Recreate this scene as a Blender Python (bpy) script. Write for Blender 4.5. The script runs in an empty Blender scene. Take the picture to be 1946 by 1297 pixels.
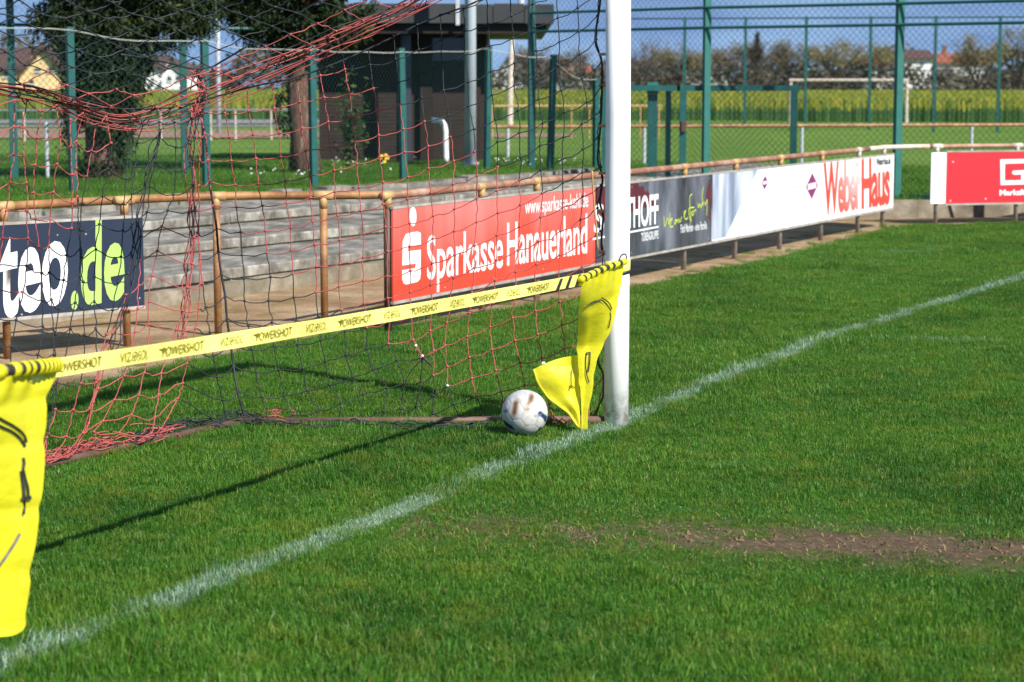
import bpy, bmesh, math, random
import numpy as np
from mathutils import Vector
random.seed(7); rng = np.random.default_rng(7)
SC = bpy.context.scene
COL = SC.collection

# ------------------------------------------------------------------ camera, sky, sun, exposure
W, H, FPX, YH, EYE = 1946., 1297., 4000., 157., 1.65
TH = math.atan((H/2-YH)/FPX)
cam_d = bpy.data.cameras.new('camera'); cam = bpy.data.objects.new('camera', cam_d); COL.objects.link(cam)
cam.location = (0, 0, EYE); cam.rotation_euler = (math.pi/2-TH, 0, 0)
cam_d.sensor_width = 36; cam_d.lens = FPX/W*36; cam_d.clip_end = 3000; cam_d.clip_start = 0.05
cam_d.dof.use_dof = True; cam_d.dof.focus_distance = 10.1; cam_d.dof.aperture_fstop = 4.6
SC.camera = cam
SUN_DIR = Vector((0.82, -0.86, 1.0)).normalized()          # towards the sun
sun_el = math.asin(SUN_DIR.z); sun_az = math.atan2(SUN_DIR.x, SUN_DIR.y)
world = bpy.data.worlds.new("World"); SC.world = world; world.use_nodes = True
wn = world.node_tree; wn.nodes.clear()
sky = wn.nodes.new('ShaderNodeTexSky'); sky.sky_type = 'NISHITA'; sky.sun_disc = False
sky.sun_elevation = sun_el; sky.sun_rotation = sun_az
sky.air_density = 1.0; sky.dust_density = 0.05; sky.ozone_density = 1.2; sky.altitude = 1500
bg = wn.nodes.new('ShaderNodeBackground'); bg.inputs[1].default_value = 0.118
wo = wn.nodes.new('ShaderNodeOutputWorld')
tc = wn.nodes.new('ShaderNodeTexCoord'); va = wn.nodes.new('ShaderNodeVectorMath'); va.operation = 'ADD'; va.inputs[1].default_value = (0, 0, .50)
vn = wn.nodes.new('ShaderNodeVectorMath'); vn.operation = 'NORMALIZE'      # clear, deep blue spring sky right down to the horizon
wn.links.new(tc.outputs['Generated'], va.inputs[0]); wn.links.new(va.outputs[0], vn.inputs[0]); wn.links.new(vn.outputs[0], sky.inputs[0])
cm = wn.nodes.new('ShaderNodeMapping'); cm.inputs['Scale'].default_value = (2.2, 2.2, 9.0); cn = wn.nodes.new('ShaderNodeTexNoise'); cn.inputs['Scale'].default_value = 2.6; cn.inputs['Detail'].default_value = 6; cn.inputs['Roughness'].default_value = .58
cr = wn.nodes.new('ShaderNodeValToRGB'); cr.color_ramp.elements[0].position = .42; cr.color_ramp.elements[0].color = (0, 0, 0, 1); cr.color_ramp.elements[1].position = .72; cr.color_ramp.elements[1].color = (.75, .75, .75, 1)
cx = wn.nodes.new('ShaderNodeMix'); cx.data_type = 'RGBA'; cx.inputs[7].default_value = (2.3, 3.5, 4.7, 1)          # thin veils of cloud
wn.links.new(tc.outputs['Generated'], cm.inputs[0]); wn.links.new(cm.outputs[0], cn.inputs[0]); wn.links.new(cn.outputs[0], cr.inputs[0]); wn.links.new(cr.outputs[0], cx.inputs[0]); wn.links.new(sky.outputs[0], cx.inputs[6])
wn.links.new(cx.outputs[2], bg.inputs[0]); wn.links.new(bg.outputs[0], wo.inputs[0])
sun_d = bpy.data.lights.new('sun', 'SUN'); sun_d.energy = 4.4; sun_d.angle = math.radians(0.53); sun_d.color = (1, .955, .88)
sun = bpy.data.objects.new('sun', sun_d); COL.objects.link(sun)
sun.rotation_euler = SUN_DIR.to_track_quat('Z', 'Y').to_euler()
SC.view_settings.view_transform = 'Standard'; SC.view_settings.look = 'None'
SC.view_settings.exposure = 0.93; SC.view_settings.gamma = 1.0; SC.view_settings.use_curve_mapping = False

# ------------------------------------------------------------------ geometry of the view (pixel of the photograph -> place)
FW = np.array([0, math.cos(TH), -math.sin(TH)]); UP = np.array([0, math.sin(TH), math.cos(TH)]); EYEP = np.array([0, 0, EYE])
def ray(px, py): return FW + (px-W/2)/FPX*np.array([1., 0, 0]) + (H/2-py)/FPX*UP
def G(px, py, z=0.0):
    r = ray(px, py); return EYEP + (z-EYE)/r[2]*r
def DY(px, py, Y):
    r = ray(px, py); return EYEP + Y/r[1]*r
def ONP(px, py, p0, n):
    r = ray(px, py); n = np.asarray(n, float); return EYEP + ((np.asarray(p0)-EYEP)@n)/(r@n)*r
def vnorm(p0, p1):            # horizontal normal of the vertical plane through p0, p1 (towards the camera side)
    d = np.array(p1)-np.array(p0); n = np.array([d[1], -d[0], 0.]); n /= np.linalg.norm(n)
    return n if n@(EYEP-np.array(p0)) > 0 else -n

# ------------------------------------------------------------------ helpers
def tag(o, label=None, cat=None, group=None, kind=None):
    if label: o['label'] = label
    if cat: o['category'] = cat
    if group: o['group'] = group
    if kind: o['kind'] = kind
    return o
def thing(name, loc, label, cat, group=None):
    o = bpy.data.objects.new(name, None); COL.objects.link(o); o.location = tuple(loc); o.empty_display_size = .1
    bpy.context.view_layer.update()
    return tag(o, label, cat, group)
def link(name, me, parent=None):
    o = bpy.data.objects.new(name, me); COL.objects.link(o)
    if parent is not None:
        o.parent = parent; 
        base = parent; off = Vector((0, 0, 0))
        while base is not None: off += base.location; base = base.parent
        o.location = -off
    return o
class MB:
    def __init__(s): s.v = []; s.f = []; s.m = []; s.n = 0
    def add(s, v, f, m=0):
        v = np.asarray(v, float).reshape(-1, 3); s.v.append(v)
        for q in f: s.f.append([i+s.n for i in q]); s.m.append(m)
        s.n += len(v)
    def box(s, c, size, rz=0, m=0):
        x, y, z = np.array(size)/2.; ca, sa = math.cos(rz), math.sin(rz)
        v = np.array([[a*x, b*y, e*z] for a in (-1, 1) for b in (-1, 1) for e in (-1, 1)])
        v = np.c_[v[:, 0]*ca-v[:, 1]*sa, v[:, 0]*sa+v[:, 1]*ca, v[:, 2]]+np.array(c)
        s.add(v, [(0, 1, 3, 2), (4, 6, 7, 5), (0, 4, 5, 1), (2, 3, 7, 6), (0, 2, 6, 4), (1, 5, 7, 3)], m)
    def wall(s, p0, p1, z0, z1, t, m=0, bev=0):  # a plank from p0 to p1 (ground points), t thick
        p0 = np.array(p0)[:2]; p1 = np.array(p1)[:2]; L = np.linalg.norm(p1-p0)
        s.box(((p0[0]+p1[0])/2, (p0[1]+p1[1])/2, (z0+z1)/2), (L, t, z1-z0), math.atan2(p1[1]-p0[1], p1[0]-p0[0]), m)
    def tube(s, pts, r, n=6, m=0, caps=True):
        P = np.asarray(pts, float); k = len(P); r = np.broadcast_to(np.asarray(r, float), (k,))
        T = np.gradient(P, axis=0); T /= np.linalg.norm(T, axis=1)[:, None]+1e-12
        a = np.where(np.abs(T[:, 2:3]) > .9, [[1., 0, 0]], [[0, 0, 1.]])
        if k > 2: a = np.broadcast_to(a[k//2], a.shape) if np.all(np.abs(T@a[k//2]) < .95) else a
        U = np.cross(T, a); U /= np.linalg.norm(U, axis=1)[:, None]+1e-12; V = np.cross(T, U)
        an = np.arange(n)*2*math.pi/n
        ring = P[:, None]+r[:, None, None]*(np.cos(an)[None, :, None]*U[:, None]+np.sin(an)[None, :, None]*V[:, None])
        f = []
        for i in range(k-1):
            for j in range(n):
                j2 = (j+1) % n; f.append((i*n+j, i*n+j2, (i+1)*n+j2, (i+1)*n+j))
        if caps: f.append(tuple(range(n))[::-1]); f.append(tuple((k-1)*n+j for j in range(n)))
        s.add(ring.reshape(-1, 3), f, m)
    def grid(s, P, m=0):
        P = np.asarray(P, float); a, b = P.shape[:2]
        s.add(P.reshape(-1, 3), [(i*b+j, i*b+j+1, (i+1)*b+j+1, (i+1)*b+j) for i in range(a-1) for j in range(b-1)], m)
    def poly(s, P, m=0): s.add(P, [tuple(range(len(P)))], m)
    def prism(s, P, off, m=0):
        P = np.asarray(P, float); k = len(P)
        s.add(np.r_[P, P+np.asarray(off)], [tuple(range(k)), tuple(range(2*k-1, k-1, -1))]+[(i, i+k, (i+1) % k+k, (i+1) % k) for i in range(k)], m)
    def build(s, name, mats, parent=None, smooth=False):
        me = bpy.data.meshes.new(name)
        V = np.concatenate(s.v) if s.v else np.zeros((0, 3))
        me.from_pydata(V.tolist(), [], s.f)
        if not isinstance(mats, (list, tuple)): mats = [mats]
        for m in mats: me.materials.append(m)
        if len(mats) > 1: me.polygons.foreach_set('material_index', np.array(s.m, dtype=np.int32))
        if smooth: me.polygons.foreach_set('use_smooth', np.ones(len(me.polygons), dtype=bool))
        me.update()
        return link(name, me, parent)
def tri_soup(name, V, mats, parent=None, quads=False, attr=None):    # V: (n,k,3) separate polygons
    V = np.asarray(V, np.float32); n, k = V.shape[:2]
    me = bpy.data.meshes.new(name); me.vertices.add(n*k); me.loops.add(n*k); me.polygons.add(n)
    me.vertices.foreach_set('co', V.reshape(-1)); me.loops.foreach_set('vertex_index', np.arange(n*k, dtype=np.int32))
    me.polygons.foreach_set('loop_start', np.arange(n, dtype=np.int32)*k)
    me.update(calc_edges=True); me.validate()
    if attr is not None:
        a = me.attributes.new('rnd', 'FLOAT', 'POINT'); a.data.foreach_set('value', np.repeat(attr, k).astype(np.float32))
    for m in (mats if isinstance(mats, (list, tuple)) else [mats]): me.materials.append(m)
    return link(name, me, parent)
def spline(P, sub=4, closed=False):      # Catmull-Rom
    P = np.asarray(P, float)
    if len(P) < 3: 
        t = np.linspace(0, 1, sub+1)[:, None]; return P[0]*(1-t)+P[-1]*t
    Q = np.vstack([2*P[0]-P[1], P, 2*P[-1]-P[-2]]); out = []
    for i in range(1, len(Q)-2):
        p0, p1, p2, p3 = Q[i-1], Q[i], Q[i+1], Q[i+2]
        for t in np.linspace(0, 1, sub, endpoint=False):
            out.append(.5*((2*p1)+(-p0+p2)*t+(2*p0-5*p1+4*p2-p3)*t*t+(-p0+3*p1-3*p2+p3)*t**3))
    out.append(Q[-2]); return np.array(out)
def interp_poly(pts, t):
    pts = np.asarray(pts, float); d = np.r_[0, np.cumsum(np.linalg.norm(np.diff(pts, axis=0), axis=1))]
    return np.array([np.interp(np.asarray(t)*d[-1], d, pts[:, i]) for i in range(pts.shape[1])]).T

# ------------------------------------------------------------------ materials
def nodes_of(name):
    m = bpy.data.materials.new(name); m.use_nodes = True; nt = m.node_tree
    return m, nt, nt.nodes['Principled BSDF']
def N(nt, t, **kw):
    n = nt.nodes.new(t)
    for k, v in kw.items():
        if k.startswith('i_'): n.inputs[k[2:].replace('_', ' ')].default_value = v
        else: setattr(n, k, v)
    return n
def ramp(nt, fac, stops):
    r = nt.nodes.new('ShaderNodeValToRGB'); nt.links.new(fac, r.inputs[0]); e = r.color_ramp.elements
    while len(e) < len(stops): e.new(.5)
    for i, (p, c) in enumerate(stops): e[i].position = p; e[i].color = (*c, 1) if len(c) == 3 else c
    return r.outputs[0]
def mixc(nt, fac, a, b, mode='MIX'):
    x = nt.nodes.new('ShaderNodeMix'); x.data_type = 'RGBA'; x.blend_type = mode
    for sock, val in ((x.inputs[0], fac), (x.inputs[6], a), (x.inputs[7], b)):
        if hasattr(val, 'node'): nt.links.new(val, sock)
        elif isinstance(val, (tuple, list)): sock.default_value = (*val, 1)[:4]
        else: sock.default_value = val
    return x.outputs[2]
def mth(nt, op, a, b=None, c=None, clamp=False):
    x = nt.nodes.new('ShaderNodeMath'); x.operation = op; x.use_clamp = clamp
    for i, v in enumerate((a, b, c)):
        if v is None: continue
        if hasattr(v, 'node'): nt.links.new(v, x.inputs[i])
        else: x.inputs[i].default_value = v
    return x.outputs[0]
def noise(nt, scale, detail=4, rough=.55, coord=None, vscale=None):
    n = N(nt, 'ShaderNodeTexNoise'); n.inputs['Scale'].default_value = scale; n.inputs['Detail'].default_value = detail; n.inputs['Roughness'].default_value = rough
    if coord is None: coord = N(nt, 'ShaderNodeNewGeometry').outputs['Position']
    if vscale:
        mp = N(nt, 'ShaderNodeMapping'); mp.inputs['Scale'].default_value = vscale; nt.links.new(coord, mp.inputs[0]); coord = mp.outputs[0]
    nt.links.new(coord, n.inputs['Vector']); return n.outputs['Fac']
def mat(name, c1, c2=None, scale=8, rough=.6, spec=.35, bump=0, bscale=60, metallic=0, vscale=None, c3=None, lo=.35, hi=.65, sheen=0):
    m, nt, b = nodes_of(name)
    if c2 is None: c2 = tuple(x*.82 for x in c1)
    stops = [(lo, c1), (hi, c2)] if c3 is None else [(lo, c1), ((lo+hi)/2, c2), (hi+.08, c3)]
    nt.links.new(ramp(nt, noise(nt, scale, 6, .6, vscale=vscale), stops), b.inputs['Base Color'])
    b.inputs['Roughness'].default_value = rough; b.inputs['Specular IOR Level'].default_value = spec; b.inputs['Metallic'].default_value = metallic
    if bump:
        bp = N(nt, 'ShaderNodeBump'); bp.inputs['Strength'].default_value = bump; bp.inputs['Distance'].default_value = .02
        nt.links.new(noise(nt, bscale, 5, .6, vscale=vscale), bp.inputs['Height']); nt.links.new(bp.outputs[0], b.inputs['Normal'])
    return m
M = {}
M['white_paint'] = mat('white_paint', (.86, .86, .85), (.82, .81, .79), 3, .42, .4, c3=(.70, .67, .60), lo=.45, hi=.68)
def post_mat():
    m, nt, b = nodes_of('goalpost_paint'); P = N(nt, 'ShaderNodeNewGeometry').outputs['Position']
    sep = N(nt, 'ShaderNodeSeparateXYZ'); nt.links.new(P, sep.inputs[0])
    c = ramp(nt, noise(nt, 5, 5, .6, vscale=(1, 1, .5)), [(.40, (.86, .86, .85)), (.62, (.82, .815, .80)), (.78, (.66, .63, .56))])
    mud = mth(nt, 'MULTIPLY', mth(nt, 'MULTIPLY_ADD', sep.outputs[2], -5.0, 1.0, clamp=True), ramp(nt, noise(nt, 26, 6, .7), [(.42, (0, 0, 0)), (.64, (1, 1, 1))]))
    scuff = ramp(nt, noise(nt, 38, 4, .7), [(.70, (0, 0, 0)), (.74, (.55, .55, .55))])
    c = mixc(nt, scuff, c, (.42, .40, .37)); c = mixc(nt, mud, c, (.20, .13, .08)); nt.links.new(c, b.inputs['Base Color']); b.inputs['Roughness'].default_value = .42; b.inputs['Specular IOR Level'].default_value = .4; return m
M['goalpost'] = post_mat()
M['cord_red'] = mat('cord_red', (.39, .085, .076), (.30, .062, .056), 25, .65)
M['cord_black'] = mat('cord_black', (.016, .019, .022), (.03, .034, .038), 25, .6)
M['bar_brown'] = mat('bar_brown', (.15, .085, .058), (.10, .056, .04), 14, .6, bump=.2)
M['rust_tan'] = mat('rust_tan', (.36, .19, .07), (.25, .115, .04), 7, .5, .4, bump=.25, bscale=90, c3=(.15, .06, .025))
M['rust_brown'] = mat('rust_brown', (.22, .10, .055), (.30, .15, .09), 6, .5, .4, bump=.25, bscale=90, c3=(.40, .27, .19), lo=.42, hi=.6)
M['fit_tan'] = mat('fit_tan', (.48, .31, .13), (.36, .20, .08), 12, .5, .4)
M['rail_white'] = mat('rail_white', (.62, .56, .50), (.46, .34, .26), 9, .5, .4)
M['post_grey'] = mat('post_grey', (.30, .27, .23), (.20, .17, .14), 14, .6, bump=.2)
M['post_dark'] = mat('post_dark', (.06, .035, .022), (.10, .055, .03), 14, .55)
M['galv'] = mat('galvanised', (.48, .51, .54), (.36, .39, .42), 10, .45, .5)
M['teal'] = mat('green_paint', (.008, .066, .060), (.012, .090, .078), 7, .45, .4)
M['teal_light'] = mat('green_paint_pale', (.026, .145, .118), (.02, .115, .095), 7, .45, .4)
M['wire'] = mat('wire_green', (.008, .034, .031), (.010, .044, .040), 9, .6)
M['wire_pale'] = mat('wire_pale', (.42, .43, .38), (.33, .34, .30), 9, .5)
M['concrete'] = mat('concrete', (.28, .262, .225), (.19, .175, .148), 5, .9, .15, bump=.6, bscale=30, vscale=(1, .45, 1), c3=(.095, .088, .075), lo=.38, hi=.56)
M['concrete_face'] = mat('concrete_face', (.34, .32, .28), (.215, .198, .168), 7, .9, .15, bump=.6, bscale=34, vscale=(1, 1, .7), c3=(.095, .088, .075), lo=.34, hi=.57)
M['wall_tan'] = mat('wall_tan', (.30, .26, .20), (.20, .17, .125), 4, .9, .15, bump=.4, bscale=30, c3=(.12, .105, .075))
M['clad'] = mat('dark_cladding', (.024, .014, .011), (.036, .022, .017), 5, .6, vscale=(1, 1, 8))
M['clad_red'] = mat('red_brown_cladding', (.032, .014, .011), (.022, .010, .008), 5, .6)
M['fascia'] = mat('fascia_grey', (.030, .034, .036), (.042, .046, .047), 3, .6)
M['soffit'] = mat('soffit_brown', (.014, .008, .006), (.022, .012, .01), 6, .6)
M['bark'] = mat('bark', (.17, .105, .075), (.085, .05, .036), 16, .85, .1, bump=1, bscale=22, vscale=(1, 1, .22), c3=(.26, .18, .14))
M['bark_far'] = mat('bark_far', (.095, .072, .052), (.06, .046, .034), 5, .9, .1)
M['roof_brown'] = mat('roof_brown', (.09, .05, .042), (.065, .037, .032), 2, .8)
M['roof_red'] = mat('roof_red', (.26, .085, .05), (.19, .065, .04), 2, .8)
M['render_white'] = mat('render_white', (.78, .77, .75), (.70, .69, .67), 1.5, .8)
M['render_grey'] = mat('render_grey', (.40, .385, .36), (.34, .33, .31), 1.5, .8)
M['render_yellow'] = mat('render_yellow', (.70, .51, .26), (.62, .45, .22), 1.5, .8)
M['glass_dark'] = mat('window_dark', (.03, .035, .045), (.05, .055, .07), 1, .15, .5)
M['black_print'] = mat('black_print', (.018, .018, .02), (.026, .026, .028), 20, .5)
M['print_white'] = mat('print_white', (.80, .80, .80), (.76, .76, .755), 2.4, .4, c3=(.66, .655, .63), lo=.42, hi=.66)
M['print_navy'] = mat('board_navy', (.019, .027, .050), (.024, .033, .057), 2, .38, .4)
M['maroon'] = mat('print_maroon', (.115, .016, .024), (.07, .014, .02), 6, .45)
M['print_lime'] = mat('print_lime', (.36, .56, .13), (.33, .52, .12), 4, .4)
M['print_red'] = mat('board_red', (.56, .028, .038), (.52, .028, .036), .9, .35, .4)
M['print_orange_red'] = mat('print_orange_red', (.72, .055, .03), (.68, .05, .03), 3, .4)
M['print_purple'] = mat('print_purple', (.19, .03, .13), (.17, .03, .12), 3, .4)
M['print_grey'] = mat('print_grey', (.52, .55, .55), (.60, .62, .62), 60, .5)
M['print_pink'] = mat('print_pink', (.66, .50, .54), (.72, .60, .62), 60, .5)
M['print_dark'] = mat('print_dark', (.05, .06, .065), (.08, .09, .09), 40, .5)
M['print_script'] = mat('print_script', (.52, .62, .08), (.48, .58, .08), 30, .5)
M['alu'] = mat('board_edge', (.40, .37, .33), (.26, .23, .19), 9, .5, .5)
M['board_wood'] = mat('board_back', (.22, .15, .09), (.14, .095, .06), 9, .8)
M['tie'] = mat('net_clip_tan', (.42, .26, .10), (.34, .2, .08), 9, .5)
M['steel_pole'] = mat('steel_pole', (.50, .56, .62), (.42, .47, .53), 3, .4, .5)
M['track'] = mat('dirt_track_soil', (.26, .17, .115), (.20, .135, .09), .6, .95, .1)
M['lot'] = mat('gravel_lot_grey', (.21, .205, .21), (.17, .168, .17), .5, .95, .1)
M['petal_white'] = mat('petal_white', (.80, .80, .78), (.74, .74, .7), 9, .6)
M['petal_yellow'] = mat('petal_yellow', (.75, .52, .03), (.7, .45, .03), 9, .6)
M['brick_red'] = mat('chimney_brick', (.20, .09, .06), (.15, .07, .05), 3, .9)

def yellow_cloth(name, dens=.35):
    m, nt, b = nodes_of(name)
    c = ramp(nt, noise(nt, 7, 3), [(.3, (.73, .67, .014)), (.7, (.81, .75, .04))])
    nt.links.new(c, b.inputs['Base Color']); b.inputs['Roughness'].default_value = .38; b.inputs['Specular IOR Level'].default_value = .45
    bp = N(nt, 'ShaderNodeBump'); bp.inputs['Strength'].default_value = .40; bp.inputs['Distance'].default_value = .016
    nt.links.new(noise(nt, 9, 5, .6, vscale=(1, 1, 1.8)), bp.inputs['Height']); nt.links.new(bp.outputs[0], b.inputs['Normal'])
    tr = N(nt, 'ShaderNodeBsdfTranslucent'); nt.links.new(c, tr.inputs[0])
    mx = N(nt, 'ShaderNodeMixShader'); mx.inputs[0].default_value = dens
    nt.links.new(b.outputs[0], mx.inputs[1]); nt.links.new(tr.outputs[0], mx.inputs[2])
    nt.links.new(mx.outputs[0], nt.nodes['Material Output'].inputs[0]); return m
M['flag'] = yellow_cloth('yellow_flag_cloth', .38)
M['band'] = mat('band_yellow', (.82, .77, .20), (.79, .73, .17), 6, .55, .3)
M['band_print'] = mat('band_print', (.20, .17, .012), (.14, .115, .01), 120, .6)

# board faces with faded or photographic print
def board_red():
    m, nt, b = nodes_of('board_sparkasse_red')
    g = N(nt, 'ShaderNodeNewGeometry').outputs['Position']
    st = noise(nt, 3.2, 5, .6, vscale=(1, 1, .12)); bl = noise(nt, 1.3, 3)
    sep = N(nt, 'ShaderNodeSeparateXYZ'); nt.links.new(g, sep.inputs[0])
    up = mth(nt, 'MULTIPLY_ADD', sep.outputs[2], 1.35, -.55)          # sun-bleached towards the upper edge
    f = mth(nt, 'ADD', up, mth(nt, 'MULTIPLY_ADD', st, 1.5, -.62)); f = mth(nt, 'ADD', f, mth(nt, 'MULTIPLY_ADD', bl, .7, -.35), clamp=True)
    nt.links.new(mixc(nt, f, (.70, .055, .028), (.74, .20, .18)), b.inputs['Base Color'])
    b.inputs['Roughness'].default_value = .42; return m
def board_dark():
    m, nt, b = nodes_of('board_dark_photo')
    st = noise(nt, 2.3, 5, .6, vscale=(1, 1, .35)); bl = noise(nt, 1.1, 3, vscale=(1, 1, 1.4))
    c = ramp(nt, st, [(.36, (.014, .015, .016)), (.5, (.055, .062, .075)), (.68, (.16, .175, .21))])
    r = ramp(nt, bl, [(.54, (0, 0, 0)), (.62, (1, 1, 1))])
    nt.links.new(c, b.inputs['Base Color']); b.inputs['Roughness'].default_value = .4; return m
def board_photo():
    m, nt, b = nodes_of('board_pale_photo')
    st = noise(nt, 4.5, 3, .5, vscale=(1, 1, .22))
    nt.links.new(ramp(nt, st, [(.34, (.16, .20, .28)), (.50, (.36, .41, .50)), (.70, (.60, .63, .69))]), b.inputs['Base Color']); b.inputs['Roughness'].default_value = .4; return m
M['board_red_faded'] = board_red(); M['board_dark'] = board_dark(); M['board_photo'] = board_photo()
def weber_fade():
    m, nt, b = nodes_of('print_red_fading')
    at = N(nt, 'ShaderNodeAttribute'); at.attribute_name = 'fade'
    nt.links.new(ramp(nt, at.outputs['Fac'], [(0, (.72, .055, .03)), (1, (.80, .48, .47))]), b.inputs['Base Color']); b.inputs['Roughness'].default_value = .4; return m
M['print_fade'] = weber_fade()

# ---- places on the ground used by several builders
POST = G(1171, 806)
GD = np.array([-math.sin(math.radians(24.3)), -math.cos(math.radians(24.3)), 0.])   # goal line, towards the camera
GN = vnorm(POST, POST+GD)                                                            # towards the field
LINE = [POST+GD*9, POST, np.array([1.946, 13.387, 0]), np.array([4.38, 17.95, 0]), np.array([11.2, 31.9, 0])]
CORNER = G(460, 808); BACKC = G(80, 893)

# ------------------------------------------------------------------ grass and ground materials
def seg_mask(nt, P, a, b, half, soft):
    """1 inside a painted strip from a to b (ground points)"""
    a = np.array(a)[:2]; b = np.array(b)[:2]; d = (b-a)/np.linalg.norm(b-a); n = np.array([-d[1], d[0]]); L = np.linalg.norm(b-a)
    def dot(v, off):
        x = N(nt, 'ShaderNodeVectorMath', operation='DOT_PRODUCT'); nt.links.new(P, x.inputs[0]); x.inputs[1].default_value = (v[0], v[1], 0)
        return mth(nt, 'ADD', x.outputs['Value'], off)
    u = dot(d, -float(a@d)); w = mth(nt, 'ABSOLUTE', dot(n, -float(a@n)))
    wob = mth(nt, 'MULTIPLY_ADD', noise(nt, 9, 4), .10, -.05)
    w = mth(nt, 'ADD', w, wob)
    mr = N(nt, 'ShaderNodeMapRange'); nt.links.new(w, mr.inputs[0]); mr.inputs[1].default_value = half+soft; mr.inputs[2].default_value = half-soft
    inside = mth(nt, 'MULTIPLY', mth(nt, 'GREATER_THAN', u, 0), mth(nt, 'LESS_THAN', u, L))
    return mth(nt, 'MULTIPLY', mr.outputs[0], inside)
def line_masks(nt, P):
    k = None
    for i in range(len(LINE)-1):
        s = seg_mask(nt, P, LINE[i], LINE[i+1], .062, .02); k = s if k is None else mth(nt, 'MAXIMUM', k, s)
    wear = ramp(nt, noise(nt, 2.3, 3), [(.36, (.25, .25, .25)), (.52, (1, 1, 1))])
    k = mth(nt, 'MULTIPLY', k, wear)
    thin = mth(nt, 'MULTIPLY', seg_mask(nt, P, G(1570, 646), G(1905, 650), .030, .02), .55)
    thin2 = mth(nt, 'MULTIPLY', seg_mask(nt, P, G(1670, 481), G(1795, 477), .05, .03), .40)
    return mth(nt, 'MAXIMUM', k, mth(nt, 'MAXIMUM', thin, thin2))
DIRT_A, DIRT_B = G(760, 1002), G(2250, 1060)
def dirt_mask(nt, P):
    a = seg_mask(nt, P, DIRT_A, DIRT_B, .30, .16)
    nz = ramp(nt, noise(nt, 3.4, 5, .65), [(.40, (0, 0, 0)), (.53, (1, 1, 1))])
    sep = N(nt, 'ShaderNodeSeparateXYZ'); nt.links.new(P, sep.inputs[0])
    gain = mth(nt, 'MULTIPLY_ADD', sep.outputs[0], .45, .45, clamp=True)          # barer towards the right end
    return mth(nt, 'MULTIPLY', a, mth(nt, 'MAXIMUM', nz, gain), clamp=True)
def grass_mat():
    m, nt, b = nodes_of('grass_blades')
    P = N(nt, 'ShaderNodeNewGeometry').outputs['Position']
    at = N(nt, 'ShaderNodeAttribute'); at.attribute_name = 'rnd'; r = at.outputs['Fac']
    base = ramp(nt, r, [(0, (.026, .088, .010)), (.40, (.054, .168, .014)), (.85, (.105, .262, .022)), (1, (.20, .32, .06))])
    big = noise(nt, .9, 5, .6); mid = noise(nt, 4.5, 4, .6)
    dark = ramp(nt, big, [(.36, (.60, .72, .72)), (.50, (1.0, 1.0, .95)), (.66, (1.22, 1.12, 1.0))])
    c = mixc(nt, 1.0, base, dark, 'MULTIPLY')
    yel = ramp(nt, mid, [(.50, (0, 0, 0)), (.72, (1, 1, 1))])
    c = mixc(nt, mth(nt, 'MULTIPLY', yel, .6), c, (.20, .235, .022))
    straw = mth(nt, 'MULTIPLY', mth(nt, 'GREATER_THAN', r, .93), dirt_near(nt, P)); c = mixc(nt, straw, c, (.32, .24, .05))
    dry = mth(nt, 'MULTIPLY', mth(nt, 'GREATER_THAN', mth(nt, 'FRACT', mth(nt, 'MULTIPLY', r, 31.7)), .972), .7); c = mixc(nt, dry, c, (.30, .25, .075))
    wm = line_masks(nt, P)
    wsel = mth(nt, 'MULTIPLY', wm, mth(nt, 'MULTIPLY_ADD', mth(nt, 'FRACT', mth(nt, 'MULTIPLY', r, 17.3)), 1.5, -.42, clamp=True), clamp=True)
    c = mixc(nt, mth(nt, 'MULTIPLY', wsel, .85), c, (.55, .68, .62))
    nt.links.new(c, b.inputs['Base Color']); b.inputs['Roughness'].default_value = .45; b.inputs['Specular IOR Level'].default_value = .32
    tr = N(nt, 'ShaderNodeBsdfTranslucent'); nt.links.new(c, tr.inputs[0])
    mx = N(nt, 'ShaderNodeMixShader'); mx.inputs[0].default_value = .40
    nt.links.new(b.outputs[0], mx.inputs[1]); nt.links.new(tr.outputs[0], mx.inputs[2]); nt.links.new(mx.outputs[0], nt.nodes['Material Output'].inputs[0])
    return m
def dirt_near(nt, P):
    return seg_mask(nt, P, DIRT_A, DIRT_B, .42, .2)
def pitch_mat():
    m, nt, b = nodes_of('pitch_soil')
    P = N(nt, 'ShaderNodeNewGeometry').outputs['Position']
    g = ramp(nt, noise(nt, 26, 6, .7), [(.35, (.020, .060, .010)), (.55, (.040, .115, .014)), (.75, (.07, .16, .02))])
    soil = ramp(nt, noise(nt, 22, 6, .7), [(.3, (.058, .038, .022)), (.55, (.125, .085, .052)), (.8, (.21, .15, .092))])
    c = mixc(nt, dirt_mask(nt, P), g, soil)
    c = mixc(nt, mth(nt, 'MULTIPLY', line_masks(nt, P), .35), c, (.5, .6, .55))
    nt.links.new(c, b.inputs['Base Color']); b.inputs['Roughness'].default_value = .9; b.inputs['Specular IOR Level'].default_value = .1
    bp = N(nt, 'ShaderNodeBump'); bp.inputs['Strength'].default_value = .8; bp.inputs['Distance'].default_value = .02
    nt.links.new(noise(nt, 60, 6, .7), bp.inputs['Height']); nt.links.new(bp.outputs[0], b.inputs['Normal']); return m
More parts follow.
